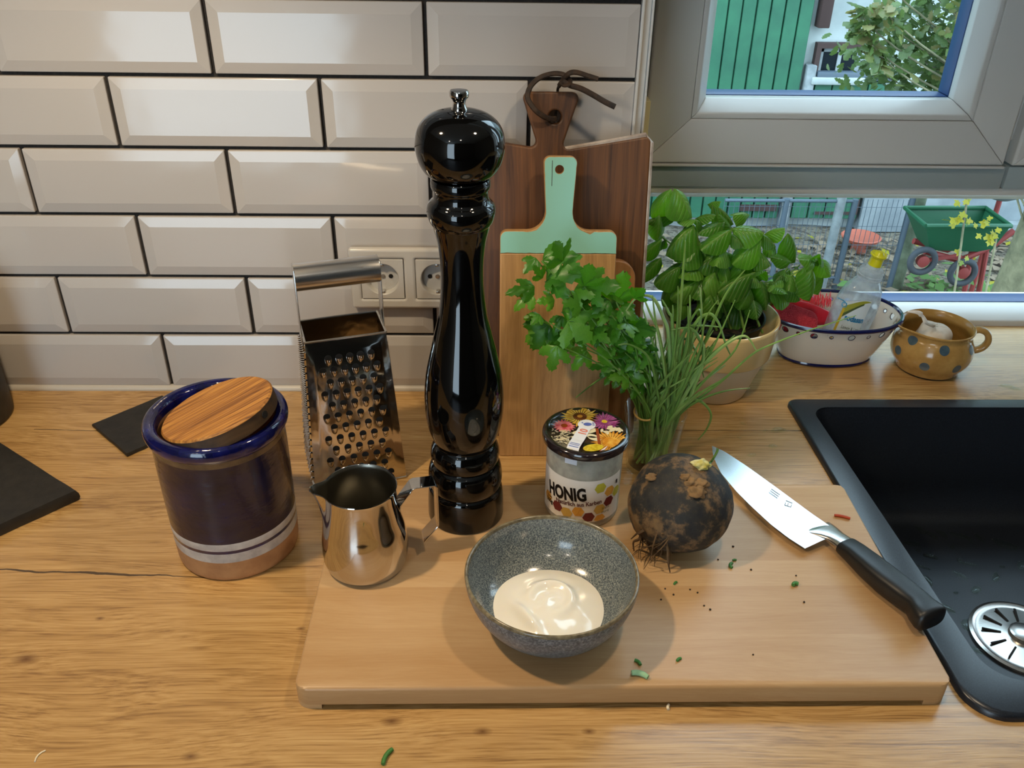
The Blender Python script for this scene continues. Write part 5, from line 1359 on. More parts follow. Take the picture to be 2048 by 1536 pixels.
b.quad(range(n-1, -1, -1)); b.quad(range(m0+(len(inner)-1)*n, m0+len(inner)*n))
for j in range(n): k = (j+1) % n; b.quad(((len(rws)-1)*n+j, (len(rws)-1)*n+k, m0+k, m0+j))
b.build('bowl', mat['enamel'], co, angle=50)
def ovalring(name, sx_, sy_, z, r, m_, n_=96, fl=1.0):
    b = B(); b.tube([Vector((ccx+sx_*math.copysign(abs(math.cos(a))**.92, math.cos(a)), ccy+sy_*math.copysign(abs(math.sin(a))**.92, math.sin(a)), z)) for a in [2*PI*i/n_ for i in range(n_+1)]], r, 8, flat=fl); return b.build(name, m_, co)
ovalring('rim', AX+.0012, AY+.0012, zt_, .0030, mat['navy']); ovalring('foot_rim', .0645, .0405, .0034, .0034, mat['navy'])
# rims of the holes: alternating large and small rings
hr_ = B()
for j in range(0, n, 4):
    a = 2*PI*(j+1)/n; tmid = .843
    sx_, sy_, z = wallr(tmid, .0003); P_ = Vector((ccx+sx_*math.copysign(abs(math.cos(a))**.92, math.cos(a)), ccy+sy_*math.copysign(abs(math.sin(a))**.92, math.sin(a)), z))
    big = (j//4) % 2 == 0
    a2 = a+.02; T1 = Vector((-AX*math.sin(a), AY*math.cos(a), 0)).normalized(); T2 = Vector((math.cos(a)*.30, math.sin(a)*.30, .95)).normalized()
    R1 = .0046 if big else .0026
    ring_ = [P_+T1*R1*math.cos(2*PI*i/18)+T2*R1*math.sin(2*PI*i/18) for i in range(19)]
    # enamel collar filling the square opening down to a round hole
    outer = [P_+T1*.0075*math.cos(2*PI*i/18)+T2*.0058*math.sin(2*PI*i/18) for i in range(18)]
    o2 = B(); o2.v = [p for p in outer]+[p for p in ring_[:18]]
    for i in range(18): k = (i+1) % 18; o2.quad((i, k, 18+k, 18+i))
    o2.build('hole_collar', mat['enamel'], co, smooth=False)
    o3 = B(); o3.tube(ring_, .0005, 5); o3.build('hole_rim', mat['navy'], co)
# soap bottle leaning in the colander
sb = thing('soap_bottle', 'translucent dish soap bottle with yellow cap leaning in the colander', 'bottle', (1.03, .09, .01))
pc = PY(1757, 512, .085); pb_ = PY(1676, 690, .100)
axb = (pc-pb_).normalized(); ub = Vector((1, .25, 0)); ub = (ub-axb*ub.dot(axb)).normalized(); vb = axb.cross(ub)
SM = Matrix.Identity(4)
for i in range(3): SM[i][0] = ub[i]; SM[i][1] = vb[i]; SM[i][2] = axb[i]; SM[i][3] = pb_[i]
Lb = (pc-pb_).length
prb = [(0, -.004), (.030, -.004), (.0335, .0), (.0345, Lb*.25), (.0345, Lb*.42), (.0330, Lb*.54), (.0285, Lb*.655), (.0215, Lb*.725), (.0175, Lb*.755), (.0165, Lb*.765)]
b = B(); b.lathe(prb, 48, fn=lambda a, r, z: (r*(1-.22*abs(math.sin(a))), z), mtx=SM); b.build('body', mat['soap_plastic'], sb, angle=70)
b = B(); b.lathe([(.0165, Lb*.765), (.0172, Lb*.785), (.0160, Lb*.790), (.0172, Lb*.812), (.0160, Lb*.818), (.0170, Lb*.84), (.0155, Lb*.865), (.0105, Lb*.88), (.0098, Lb*.91), (0, Lb*.91)], 36, mtx=SM); b.build('collar', mat['soap_plastic'], sb, angle=40)
b = B(); b.lathe([(.0092, Lb*.905), (.0088, Lb*.985), (.0112, Lb*1.0), (.0118, Lb*1.015), (.0108, Lb*1.025), (.0070, Lb*1.02), (.0045, Lb*1.045), (0, Lb*1.05)], 28, mtx=SM); b.build('cap', mat['yellow_cap'], sb, angle=40)
camd = SM.inverted().to_3x3() @ (CAM-pb_); af = math.atan2(camd.y/.78, camd.x)
def bwrap(x, z, e_=.0004): 
    a = af+x/.034; rr = .0345+e_; return SM @ Vector((rr*math.cos(a)*(1-.22*abs(math.sin(a))), rr*math.sin(a)*(1-.22*abs(math.sin(a))), z))
def bpoly(b, pts, mi, e_=.0004): b.add([bwrap(x, z, e_) for x, z in pts], [tuple(range(len(pts)))], mi)
b = B()
N_ = 10; l0, l1 = .022, Lb*.56
for i in range(N_): 
    x0_, x1_ = -.020+.040*i/N_, -.020+.040*(i+1)/N_
    bpoly(b, [(x0_, l0), (x1_, l0), (x1_, l1+.010*math.sin((i+1)/N_*PI*.6)), (x0_, l1+.010*math.sin(i/N_*PI*.6))], 0)
for i in range(N_):
    t0, t1_ = i/N_, (i+1)/N_; f0 = lambda t: l1-.012+.020*math.sin(t*PI*.62); 
    bpoly(b, [(-.020+.040*t0, f0(t0)-.010*(1-t0)), (-.020+.040*t1_, f0(t1_)-.010*(1-t1_)), (-.020+.040*t1_, f0(t1_)+.004*(1-t1_)), (-.020+.040*t0, f0(t0)+.004*(1-t0))], 1, .0006)
    if i < 7: bpoly(b, [(-.020+.040*t0, f0(t0)-.016*(1-t0)-.001), (-.020+.040*t1_, f0(t1_)-.016*(1-t1_)-.001), (-.020+.040*t1_, f0(t1_)-.010*(1-t1_)), (-.020+.040*t0, f0(t0)-.010*(1-t0))], 2, .0006)
bpoly(b, [(-.020, l0), (-.0165, l0), (-.0165, l1-.012), (-.020, l1-.008)], 3, .0007)
bl = subparent(b.build('label', [mat['lb_white'], mat['lb_green'], mat['lb_dark'], mat['lb_yel']], sb, smooth=False))
def btext(body, size, x, z, m_, bold, cond):
    me = text_mesh('print', body, 1.0, m_, bold, 1.0); W_ = max(v.co.x for v in me.vertices)
    for v in me.vertices: v.co = bwrap(x+v.co.x*cond/W_, z+v.co.y*size, .0010)
    put('print', me, bl)
btext('sodasan', .0125, -.0125, l1-.026, mat['lb_blue'], .04, .031); btext('Lemon & Lime', .0075, -.0115, l1-.040, mat['lb_dark'], 0, .029)
b = B(); b.tube([bwrap(-.020+.0035*math.cos(a), Lb*.52+.0035*math.sin(a)) for a in [PI*.9-1.9*PI*i/14 for i in range(15)]], .0007, 5); b.tube([bwrap(-.034, Lb*.54), bwrap(-.024, Lb*.555), bwrap(-.017, Lb*.54)], .0006, 5); b.build('print', mat['lb_blue'], bl)
# sponge, brush, small packet
sp_o = thing('sponge', 'dark red sponge scourer lying in the white colander', 'sponge', tuple(PZ(1580, 650, .06)))
c = PY(1588, 634, .082)
me_b = B(); SMx = Matrix.Translation(c+Vector((.0, .0, -.004))) @ Euler((.55, .30, -.15)).to_matrix().to_4x4()
ptsb = rounded([(-.034, -.020), (.034, -.020), (.034, .020), (-.034, .020)], .012, 6); m_n = len(ptsb)
for z, s_ in ((-.010, .93), (-.007, 1), (.004, 1), (.008, .93), (.009, .8)):
    for q in ptsb: me_b.v.append(SMx @ Vector((q.x*s_, q.y*s_, z)))
for k in range(4):
    for j in range(m_n): l = (j+1) % m_n; me_b.quad((k*m_n+j, k*m_n+l, (k+1)*m_n+l, (k+1)*m_n+j))
me_b.quad(range(m_n-1, -1, -1)); me_b.quad(range(4*m_n, 5*m_n)); me_b.build('pad', mat['red_sponge'], sp_o, angle=60)
br = thing('dish_brush', 'bright red dish brush with pink bristles in the colander', 'brush', tuple(PY(1610, 610, .10)))
hpts = [PY(1545, 608, .112), PY(1575, 604, .112), PY(1605, 606, .112), PY(1636, 614, .112), PY(1660, 624, .112)]
b = B(); hw_ = [.008, .013, .018, .017, .010]; fr = []
for i, p in enumerate(spline(hpts, 4)):
    t = i/16; w_ = .007+.010*math.sin(PI*min(1, .15+t*.8)); fr.append((p+Vector((0, -.006, -w_*.75)), None, Vector((.05, -.45, -.89)).normalized(), w_, .0055, 0))
base_ = len(b.v)
for (c_, _, wv, hw, ht_, _) in fr:
    for j in range(16): a = 2*PI*j/16; b.v.append(c_+wv*hw*math.cos(a)+Vector((0, .89, -.45))*ht_*math.sin(a))
for i in range(len(fr)-1):
    for j in range(16): k = (j+1) % 16; b.quad((i*16+j, i*16+k, (i+1)*16+k, (i+1)*16+j))
b.quad(range(15, -1, -1)); b.quad(range((len(fr)-1)*16, len(fr)*16)); b.build('handle', mat['red_plastic'], br, angle=70)
b = B()
for i in range(150):
    p = PY(random.uniform(1586, 1662), random.uniform(600, 616), random.uniform(.120, .134)); d = Vector((random.uniform(-.25, .25), random.uniform(0, .4), 1)).normalized()
    b.tube([p, p+d*random.uniform(.008, .014)], .0005, 4, cap=False)
tag(b.build('bristles', mat['red_bristle'], br), kind='stuff')
pk_ = thing('packet', 'small orange and green packet behind the basil in the colander', 'packet', tuple(PY(1530, 600, .112)))
a0, a1 = PY(1512, 582, .112), PY(1553, 612, .112)
b = B(); b.box(a0.x, a0.x+(a1.x-a0.x)*.45, .109, .117, .030, a0.z+.002); b.build('orange_half', mat['hex_orange'], pk_, bevel=.001)
b = B(); b.box(a0.x+(a1.x-a0.x)*.46, a1.x, .109, .117, .030, a0.z+.001); b.build('green_half', mat['lb_green'], pk_, bevel=.001)

# ---------------- spotted milk jug with garlic
cjx, cjy = 1.1640, .0600
cj = thing('ceramic_jug', 'squat ochre ceramic jug with blue-grey dots right of the colander', 'jug', (cjx, cjy, 0))
cprof = [(0, .0006), (.0400, .0006), (.0418, .0022), (.0424, .0034)] + prof_sm([(.0455, .0100), (.0520, .0200), (.0545, .0300), (.0535, .0420), (.0490, .0530), (.0462, .0585), (.0470, .0635), (.0490, .0665)], 5) + [(.0490, .0685), (.0478, .0692), (.0464, .0682)] + prof_sm([(.0440, .0620), (.0440, .0570), (.0490, .0450), (.0510, .0300), (.0460, .0120), (.0300, .0060)], 4) + [(0, .0058)]
ti_ = max(range(len(cprof)), key=lambda i: cprof[i][1]); sa2 = math.radians(187)
def cfn(a, r, z):
    d = (a-sa2+PI) % (2*PI)-PI; w_ = math.exp(-(d/.30)**2); h_ = max(0, min(1, (z-.050)/.018))
    return (r+.0135*w_*h_ if r > .03 else r), z+.0030*w_*h_
mj = [(2 if cprof[i+1][1] < .0036 and i < 4 else 0) if i < ti_ else 1 for i in range(len(cprof)-1)]
b = B(); b.lathe(cprof, 84, mj, centre=(cjx, cjy), fn=cfn); b.build('body', [mat['ochre'], mat['ochre_in'], mat['darkhole']], cj, angle=50)
hA2 = math.radians(-12); hd2 = Vector((math.cos(hA2), math.sin(hA2), 0)); C0 = Vector((cjx, cjy, 0))
b = B(); b.tube(spline([C0+hd2*r+Vector((0, 0, z)) for r, z in ((.0465, .0635), (.0560, .0660), (.0660, .0610), (.0700, .0500), (.0660, .0400), (.0580, .0345), (.0520, .0335))], 5), .0046, 12, flat=1.35); b.build('handle', mat['ochre'], cj, angle=70)
def cr_at(z):
    for i in range(4, ti_):
        if cprof[i][1] <= z <= cprof[i+1][1]:
            t = (z-cprof[i][1])/max(1e-9, cprof[i+1][1]-cprof[i][1]); return cprof[i][0]+t*(cprof[i+1][0]-cprof[i][0])
    return .05
for px, py in ((1827, 680), (1889, 701), (1849, 733), (1913, 738), (1942, 700), (1797, 700)):
    # point of the wall nearest the viewer
    best = None
    d = _ray(px, py)
    for s_ in range(400):
        q = CAM+d*(1.05+.0012*s_); r = math.hypot(q.x-cjx, q.y-cjy)
        if .004 < q.z < .064 and r <= cr_at(q.z): best = q; break
    if best is None: continue
    a = math.atan2(best.y-cjy, best.x-cjx); z0_ = best.z; b = B()
    for i in range(19):
        th_ = 2*PI*i/18; rr = 0 if i == 18 else .0066
        z = min(max(z0_+rr*math.sin(th_), .004), .064); aa = a+rr*math.cos(th_)/cr_at(z); r_ = cfn(aa, cr_at(z), z)[0]+.0006; b.v.append(Vector((cjx+r_*math.cos(aa), cjy+r_*math.sin(aa), z)))
    for i in range(18): b.quad((i, (i+1) % 18, 18))
    b.build('dot', mat['dot'], cj)
gc = PZ(1864, 676, .040)
ga = thing('garlic_bulb', 'white garlic bulb lying inside the ochre jug', 'garlic', tuple(gc))
bm = bmesh.new(); bmesh.ops.create_icosphere(bm, subdivisions=4, radius=1)
for v in bm.verts:
    d = v.co.normalized(); a = math.atan2(d.y, d.x); r = 1+.03*math.cos(a*8)*max(0, 1-d.z*d.z); zz = d.z*.78
    if d.z > .86: zz += (d.z-.86)*1.8; r *= 1-(d.z-.86)*2.0
    v.co = Vector((d.x*r, d.y*r, zz))*.0265
me = bpy.data.meshes.new('bulb'); bm.to_mesh(me); bm.free(); me.materials.append(mat['garlic']); me.shade_smooth()
put('bulb', me, ga, Matrix.Translation(gc) @ Euler((-.5, -.35, .3)).to_matrix().to_4x4())
tp = gc+Vector((-.004, -.004, .022))
b = B(); b.tube(spline([tp, PY(1853, 646, cjy-.01), PY(1846, 634, cjy-.01), PY(1836, 625, cjy-.01), PY(1815, 623, cjy-.005)], 4), [.0036, .0032, .0028, .0024, .002]*3+[.0015, .001], 8, flat=.45); b.build('dry_stalk', mat['garlic'], ga)
for (x1, y1) in ((1893, 655), (1875, 648)):
    b = B(); b.tube(spline([tp, PY((1860+x1)/2, (650+y1)/2, cjy-.012), PY(x1, y1, cjy-.012)], 3), .0007, 5); b.build('skin_shred', mat['garlic'], ga)

# ================================================================== CRUMBS, SNIPS AND DROPS
def snip(name, label, cat, px, py, z, L_, r, ang, m_, group=None, bend=.15, flat_=1.0):
    p = PZ(px, py, z); d = Vector((math.cos(ang), math.sin(ang), 0)); n_ = Vector((-d.y, d.x, 0))
    b = B(); zz = z+r*max(flat_, .4); b.tube([Vector((p.x, p.y, zz))+d*L_*t+n_*bend*L_*(1-4*t*t) for t in (-.5, -.25, 0, .25, .5)], [r*.9, r, r, r, r*.85], 8, flat=1.0)
    o = b.build(name, m_, None, angle=50); return tag(o, label, cat, group)
snip('chive_snip', 'larger pale green chive snip on the front of the beech board', 'chive snip', 1279, 1354, ZB, .014, .0024, -.35, mat['chivepale'])
snip('chive_snip', 'small dark green chive snip just above the larger pale one', 'chive snip', 1275, 1327, ZB, .007, .0015, -.9, mat['chivebit'])
snip('chive_snip', 'tiny green snip on the board right of the bowl front', 'chive snip', 1358, 1321, ZB, .005, .0013, .6, mat['chivebit'])
snip('chive_snip', 'curled dark green chive snip on the worktop at the bottom edge', 'chive snip', 776, 1516, 0, .015, .0020, 1.15, mat['chivebit'], bend=.12)
snip('herb_scrap', 'small green herb scrap on the bare right part of the board', 'herb scrap', 1591, 1172, ZB, .006, .0020, .3, mat['chivebit'], bend=.3)
snip('herb_scrap', 'blue-green herb scrap on the board below the radish right end', 'herb scrap', 1464, 1133, ZB, .007, .0016, 1.3, mat['chivebit'], bend=.3)
snip('herb_scrap', 'tiny herb scrap just above the blue-green one below the radish', 'herb scrap', 1469, 1122, ZB, .004, .0011, .1, mat['chivebit'])
snip('herb_scrap', 'tiny green herb scrap beside the bowl right rim', 'herb scrap', 1351, 1168, ZB, .0045, .0012, .8, mat['chivebit'])
snip('pepper_sliver', 'thin orange-red sliver on the board between knife and sink', 'food scrap', 1684, 1036, ZB, .016, .0016, -.35, mat['carrot'], bend=.06)
snip('rice_grain', 'single pale grain on the worktop in front of the board', 'grain', 1337, 1416, 0, .0050, .0014, 1.3, mat['rice'])
snip('onion_shred', 'white curled shred on the worktop at lower left', 'food scrap', 81, 1513, 0, .011, .0007, 1.2, mat['rice'], bend=.2)
for px, py in ((1322, 1200), (1330, 1178), (1347, 1190), (1466, 1094), (1502, 1140), (1436, 1120), (1380, 1180), (1608, 1205), (1506, 1310), (1592, 1152), (1408, 1212), (1420, 1220), (1395, 1186)):
    p = PZ(px, py, ZB); o = blob('soil_crumb', Vector((p.x, p.y, ZB+.0005)), random.uniform(.0007, .0013), mat['dirt'], None, .4, sub=1)
    tag(o, 'tiny dark soil crumb scattered on the board around the radish', 'crumb', 'soil crumbs on the beech board')
def drop(px, py, z, L_, w_, ang, label, group):
    p = PZ(px, py, z); bm = bmesh.new(); bmesh.ops.create_icosphere(bm, subdivisions=3, radius=1); R_ = Matrix.Rotation(ang, 3, 'Z'); bendk = random.uniform(-.5, .5)
    for v in bm.verts:
        d = v.co.normalized(); x = d.x*L_*(1+.25*mnoise.noise(d*2+p*50)); y = d.y*w_*(1+.3*mnoise.noise(d*2.5+p*70))+bendk*x*x/L_*.6; zz = max(d.z, 0)*min(w_, .0026)*1.0
        v.co = R_ @ Vector((x, y, zz))+Vector((p.x, p.y, z+.0003))
    bmesh.ops.remove_doubles(bm, verts=bm.verts, dist=1e-6)
    me = bpy.data.meshes.new('water_drop'); bm.to_mesh(me); bm.free(); me.materials.append(mat['drop']); me.shade_smooth()
    tag(put('water_drop', me), label, 'water drop', group)
random.seed(9)
for px, py, L_, w_, a in ((1840, 1060, .010, .004, -1.2), (1862, 1070, .011, .004, -1.0), (1885, 1068, .010, .0045, -1.1), (1916, 1072, .012, .006, -.5), (1938, 1078, .009, .003, -1.2), (1958, 1076, .009, .003, -1.3), (2010, 1090, .016, .008, -.6), (1860, 1112, .010, .004, -.35), (1825, 1088, .011, .004, -.2), (1935, 1128, .012, .003, -.35), (1856, 1160, .011, .0035, -1.3), (1920, 1150, .010, .003, -.8), (1992, 1155, .010, .0045, 1.0), (1952, 1180, .009, .005, .6), (1912, 1186, .003, .002, 0), (2044, 1130, .012, .006, .8), (1890, 1215, .012, .005, -.6), (1932, 1250, .010, .006, 1.2), (1918, 1120, .004, .003, .4), (1838, 1102, .004, .003, .1), (1958, 1302, .010, .004, -.5), (2005, 1134, .004, .002, 0), (1848, 1135, .008, .002, -.5), (1905, 1095, .004, .003, .6)):
    drop(px, py, -.17, L_, w_, a, 'clear water drop on the black sink floor', 'water drops on the sink floor')
for px, py, L_, w_, a in ((1556, 860, .010, .005, .2), (1545, 893, .006, .004, .1), (1503, 911, .006, .003, .3), (1485, 848, .004, .002, -.5), (1478, 876, .003, .0015, -.4), (1530, 862, .004, .002, .5), (2012, 772, .010, .004, -.1), (2030, 778, .008, .003, -.2)):
    drop(px, py, 0, L_, w_, a, 'small clear water splash on the oak worktop near the sink', 'water splashes on the worktop')

# ================================================================== OUTDOORS (seen through the panes)
GZ, YB = -1.5, 4.50
def OB_(px, py, y=YB): return PY(px, py, y)
# ground
b = B(); nx_, ny_ = 60, 40
for j in range(ny_+1):
    for i in range(nx_+1):
        x = -6+16*i/nx_; y = .45+13*j/ny_; b.v.append(Vector((x, y, GZ+.03*mnoise.noise(Vector((x*1.7, y*1.7, 0)))+.012*mnoise.noise(Vector((x*7, y*7, 0))))))
for j in range(ny_):
    for i in range(nx_): b.quad((j*(nx_+1)+i, j*(nx_+1)+i+1, (j+1)*(nx_+1)+i+1, (j+1)*(nx_+1)+i))
struct(b.build('garden_ground', mat['ground'], angle=180))
# barn
dlx1 = OB_(1604, 205).x; d2x0 = OB_(1610, 205).x+.02; d2x1 = OB_(1766, 200).x; d2top = OB_(1690, 164).z; wz0, wz1 = OB_(1690, 152).z, OB_(1690, 98).z; wx0, wx1 = OB_(1640, 125).x, OB_(1722, 125).x
barn = thing('barn', 'whitewashed barn with green plank doors across the garden', 'barn', (3, YB, GZ))
b = B(); b.box(-5, wx0, YB+.06, YB+.5, GZ, 3.2); b.box(wx1, 9, YB+.06, YB+.5, GZ, 3.2); b.box(wx0, wx1, YB+.06, YB+.5, wz1, 3.2); b.box(wx0, wx1, YB+.06, YB+.5, GZ, wz0); b.build('wall', mat['render'], barn, smooth=False)
b = B(); b.box(d2x1+.02, 9, YB-.02, YB+.055, GZ, OB_(1760, 440).z+.35); b.build('plinth', mat['concrete'], barn, smooth=False)
b = B(); b.box(d2x1+.45, 5.2, YB-.10, YB-.03, OB_(1760, 448).z, OB_(1760, 437).z); b.build('plinth_beam', mat['postgrey'], barn, smooth=False)
b = B(); b.box(dlx1-.01, d2x0+.01, YB-.02, YB+.05, GZ, OB_(1612, 130).z); b.build('door_post', mat['postgrey'], barn, bevel=.006)
tx0 = OB_(1640, 10).x
b = B(); b.box(dlx1+.005, dlx1+.075, YB-.03, YB+.05, OB_(1640, 55).z, 3.0); b.build('dark_jamb', mat['iron'], barn, bevel=.006)
def plank_door(name, x0, x1, z0, z1, pw, straps, lab_):
    d = B(); d.box(x0, x1, YB+.02, YB+.05, z0, z1); dr_ = subparent(d.build(name, mat['green_plank'], barn, smooth=False)); dr_['label'] = lab_
    n_ = max(1, round((x1-x0)/pw)); w_ = (x1-x0)/n_
    for i in range(n_):
        b = B(); dz = random.uniform(-.01, .01); b.box(x0+i*w_+.004, x0+(i+1)*w_-.004, YB-.004+random.uniform(-.003, .003), YB+.019, z0+.005, z1+dz); b.build('plank', mat['green_plank'], dr_, bevel=.003, seg=1)
    for (xa, xb, za, zb) in straps:
        b = B(); b.box(xa, xb, YB-.016, YB-.009, za, zb); b.build('strap_hinge', mat['iron'], dr_, smooth=False)
p0, p1 = OB_(1480, 411), OB_(1552, 415)
plank_door('door', -1.2, dlx1-.03, GZ+.08, 2.6, .085, [(p0.x, p1.x, p1.z-.02, p0.z+.01)], 'tall green plank door')
q0, q1 = OB_(1688, 180), OB_(1762, 186); r0, r1 = OB_(1628, 422), OB_(1708, 428); v0, v1 = OB_(1706, 397), OB_(1712, 428)
plank_door('door', d2x0+.02, d2x1, GZ+.08, d2top, .105, [(q0.x, q1.x, q1.z, q0.z), (r0.x, r1.x, r1.z, r0.z), (v0.x, v1.x, v1.z, v0.z)], 'low green plank door under the small window')
b = B(); b.box(d2x0+.02, d2x1+.06, YB-.02, YB+.05, d2top+.012, d2top+.06); b.build('lintel', mat['fence'], barn, bevel=.004)
wf = None
fw = .022
b = B(); b.box(wx0-.03, wx1+.03, YB+.01, YB+.058, wz1, wz1+.03); b.box(wx0-.03, wx0, YB+.01, YB+.058, wz0, wz1); b.build('window_surround', mat['iron'], barn, smooth=False)
b = B()
for (xa, xb, za, zb) in ((wx0, wx0+fw, wz0, wz1), (wx1-fw, wx1, wz0, wz1), (wx0, wx1, wz0, wz0+fw), (wx0, wx1, wz1-fw, wz1), ((wx0+wx1)/2-fw/2, (wx0+wx1)/2+fw/2, wz0, wz1)): b.box(xa, xb, YB+.03, YB+.06, za, zb)
wf = subparent(b.build('window_frame', mat['postgrey'], barn, smooth=False))
for k in (0, 1):
    b = B(); b.box(wx0+fw+k*((wx1-wx0)/2-fw/2), wx0+(wx1-wx0)/2-fw/2+k*((wx1-wx0)/2-fw/2)+.0, YB+.04, YB+.046, wz0+fw, wz1-fw); b.build('pane', mat['dark_glass'], wf, smooth=False)
b = B(); b.box(wx0-.04, wx1+.04, YB-.03, YB+.058, wz0-.05, wz0-.005); b.build('window_ledge', mat['render'], barn, bevel=.01)
# wire fence with its posts
fe = thing('garden_fence', 'blue-grey wire mesh fence with posts in front of the barn', 'fence', (2.6, 3.6, GZ))
YF = 3.55
def postat(px, py0, py1, r, m_, name='post', y=YF):
    a = PY(px, py1, y); t = PY(px-2, py0, y); b = B(); b.tube([Vector((a.x, y, GZ-.02)), Vector((a.x, y, t.z))], r, 10); b.build(name, m_, fe)
    return a.x
ztop = PY(1600, 398, YF).z
for px, r, m_, up_ in ((1558, .016, 'fence', 0), (1665, .026, 'postgrey', .16), (1692, .017, 'fence', 0), (1806, .020, 'fence', .2), (1818, .036, 'post', .25)):
    a = PY(px, 470, YF); b = B(); b.tube([Vector((a.x, YF, GZ-.02)), Vector((a.x+.01, YF, ztop+up_))], r, 10); b.build('post', mat[m_], fe)
xa_, xb_ = PY(1440, 470, YF).x, PY(1822, 470, YF).x
for z in (ztop-.01, GZ+.08):
    b = B(); b.tube([Vector((xa_, YF, z)), Vector((PY(1692, 470, YF).x, YF, z))], .010, 8); b.build('rail', mat['fence'], fe)
b = B()
x = xa_
while x < xb_:
    b.tube([Vector((x, YF, GZ+.02)), Vector((x, YF, ztop))], .0017, 4, cap=False); x += .028
z = GZ+.06
while z < ztop: b.tube([Vector((xa_, YF, z)), Vector((xb_, YF, z))], .0015, 4, cap=False); z += .11
tag(b.build('wire_mesh', mat['fence'], fe, smooth=False), kind='stuff')
# disc, wheelbarrow, bird bath, tree trunk
dp = PZ(1722, 474, GZ+.10)
o = thing('clay_saucer', 'reddish round clay saucer on the ground behind the fence', 'saucer', (dp.x, dp.y, GZ))
b = B(); b.lathe([(0, GZ), (.05, GZ), (.04, GZ+.08), (.11, GZ+.085), (.122, GZ+.105), (.115, GZ+.11), (.10, GZ+.10), (0, GZ+.098)], 36, centre=(dp.x, dp.y)); b.build('dish', mat['clay'], o)
YW = 3.05
wbp = lambda px, py, dy=0: PY(px, py, YW+dy)
wbw = thing('wheelbarrow', 'green wheelbarrow with red frame beside the tree trunk', 'wheelbarrow', tuple(wbp(1930, 560)))
A_, B_3, C_, D_ = wbp(1852, 452), wbp(2022, 452), wbp(1990, 512), wbp(1868, 508)
b = B(); dep = .13
vs = []
for k, s_ in ((0, 0), (1, 1)):
    for p, i_ in ((A_, 0), (B_3, 0), (C_, .05), (D_, .05)): vs.append(p+Vector((0, i_ if s_ == 0 else dep*2-i_, 0)))
b.add(vs, [(0, 3, 2, 1), (4, 5, 6, 7), (0, 4, 7, 3), (1, 2, 6, 5), (3, 7, 6, 2)])
tr_ = b.build('tray', mat['barrow'], wbw, smooth=False)
mod_v = [v.co.copy() for v in tr_.data.vertices]
b = B(); b.tube([vs[0], vs[1], vs[5], vs[4], vs[0]], .012, 8); b.build('tray_rim', mat['barrow'], wbw)
for s_ in (0, 1):
    y_ = .06+s_*(dep*2-.12)
    b = B(); b.tube([wbp(1860, 512)+Vector((0, y_, 0)), wbp(1930, 530)+Vector((0, y_, 0)), wbp(1990, 505)+Vector((0, y_, 0)), wbp(2040, 470)+Vector((0, y_, 0))], .016, 8); b.build('frame_tube', mat['barrow_red'], wbw)
    b = B(); b.tube([wbp(1985, 508)+Vector((0, y_, 0)), Vector((wbp(1995, 540).x, YW+y_, GZ))], .014, 8); b.build('leg', mat['barrow_red'], wbw)
for (px, py) in ((1925, 545), (1845, 522)):
    c = wbp(px, py, .02); rr = .062; c.z = max(c.z, GZ+rr) 
    b = B(); b.tube([c+Vector((rr*math.cos(2*PI*i/28), 0, rr*math.sin(2*PI*i/28))) for i in range(29)], .016, 10); b.build('tyre', mat['tyre'], wbw)
    b = B(); R_ = Matrix.Translation(c) @ Matrix.Rotation(PI/2, 4, 'X'); b.lathe([(0, -.02), (.030, -.014), (.030, .014), (0, .02)], 20, mtx=R_); b.build('wheel_hub', mat['barrow_red'], wbw)
    b = B(); b.tube([c, wbp(1930, 520)+Vector((0, .06, 0))], .012, 6); b.build('fork', mat['barrow_red'], wbw)
bbp = PY(2000, 398, 3.35)
o = thing('bird_bath', 'small grey dish on a red pole beside the tree trunk', 'bird bath', (bbp.x, 3.35, GZ))
b = B(); b.tube([Vector((bbp.x, 3.35, GZ)), Vector((bbp.x, 3.35, bbp.z))], .014, 8); b.build('pole', mat['barrow_red'], o)
b = B(); b.lathe([(0, bbp.z), (.05, bbp.z+.004), (.11, bbp.z+.035), (.115, bbp.z+.04), (.10, bbp.z+.036), (0, bbp.z+.012)], 28, centre=(bbp.x, 3.35)); b.build('dish', mat['concrete'], o)
tk = PY(2050, 590, 2.55); tk2 = PY(2046, 395, 2.62)
tree = thing('tree_trunk', 'thick mossy tree trunk at the right end of the lower window', 'tree', (tk.x, 2.6, GZ))
b = B(); pts_ = [Vector((tk.x-.02, 2.6, GZ-.05)), Vector((tk.x+.03, 2.6, GZ+.25)), Vector((tk.x+.09, 2.62, GZ+.8)), Vector((tk.x+.14, 2.62, GZ+1.6)), Vector((tk.x+.2, 2.6, GZ+3))]
b.tube(spline(pts_, 6), [.26, .22, .19, .17, .16, .155]+[.15]*19, 20); b.build('trunk', mat['bark'], tree)
# bush: stems from the ground, leaves on their twigs
random.seed(31)
bush = thing('oak_bush', 'leafy oak bush with green and browning leaves outside the upper pane', 'bush', (1.95, 2.3, GZ))
lm = B(); n_l_ = 9
LW = [(0, .0), (.12, .10), (.25, .22), (.36, .15), (.50, .30), (.62, .20), (.76, .30), (.88, .18), (1, 0)]
for t, w_ in LW: lm.v += [Vector((-w_, t, -.08*w_)), Vector((0, t, .03*math.sin(t*3))), Vector((w_, t, -.08*w_))]
for i in range(len(LW)-1):
    for k in (0, 1): lm.quad((3*i+k, 3*i+k+1, 3*i+4+k, 3*i+3+k))
oak_leaf = lm.mesh('leaf', mat['bush'], True, 180)
org = Vector((3.3, 2.5, GZ))
twigs = []
dense_c = PY(1925, 50, 2.3)
stemB = B()
def twig(pts_, r):
    pl = spline(pts_, 5); twigs.append(pl); stemB.tube(pl, [max(.0025, r*(1-.85*k/len(pl))) for k in range(len(pl))], 6)
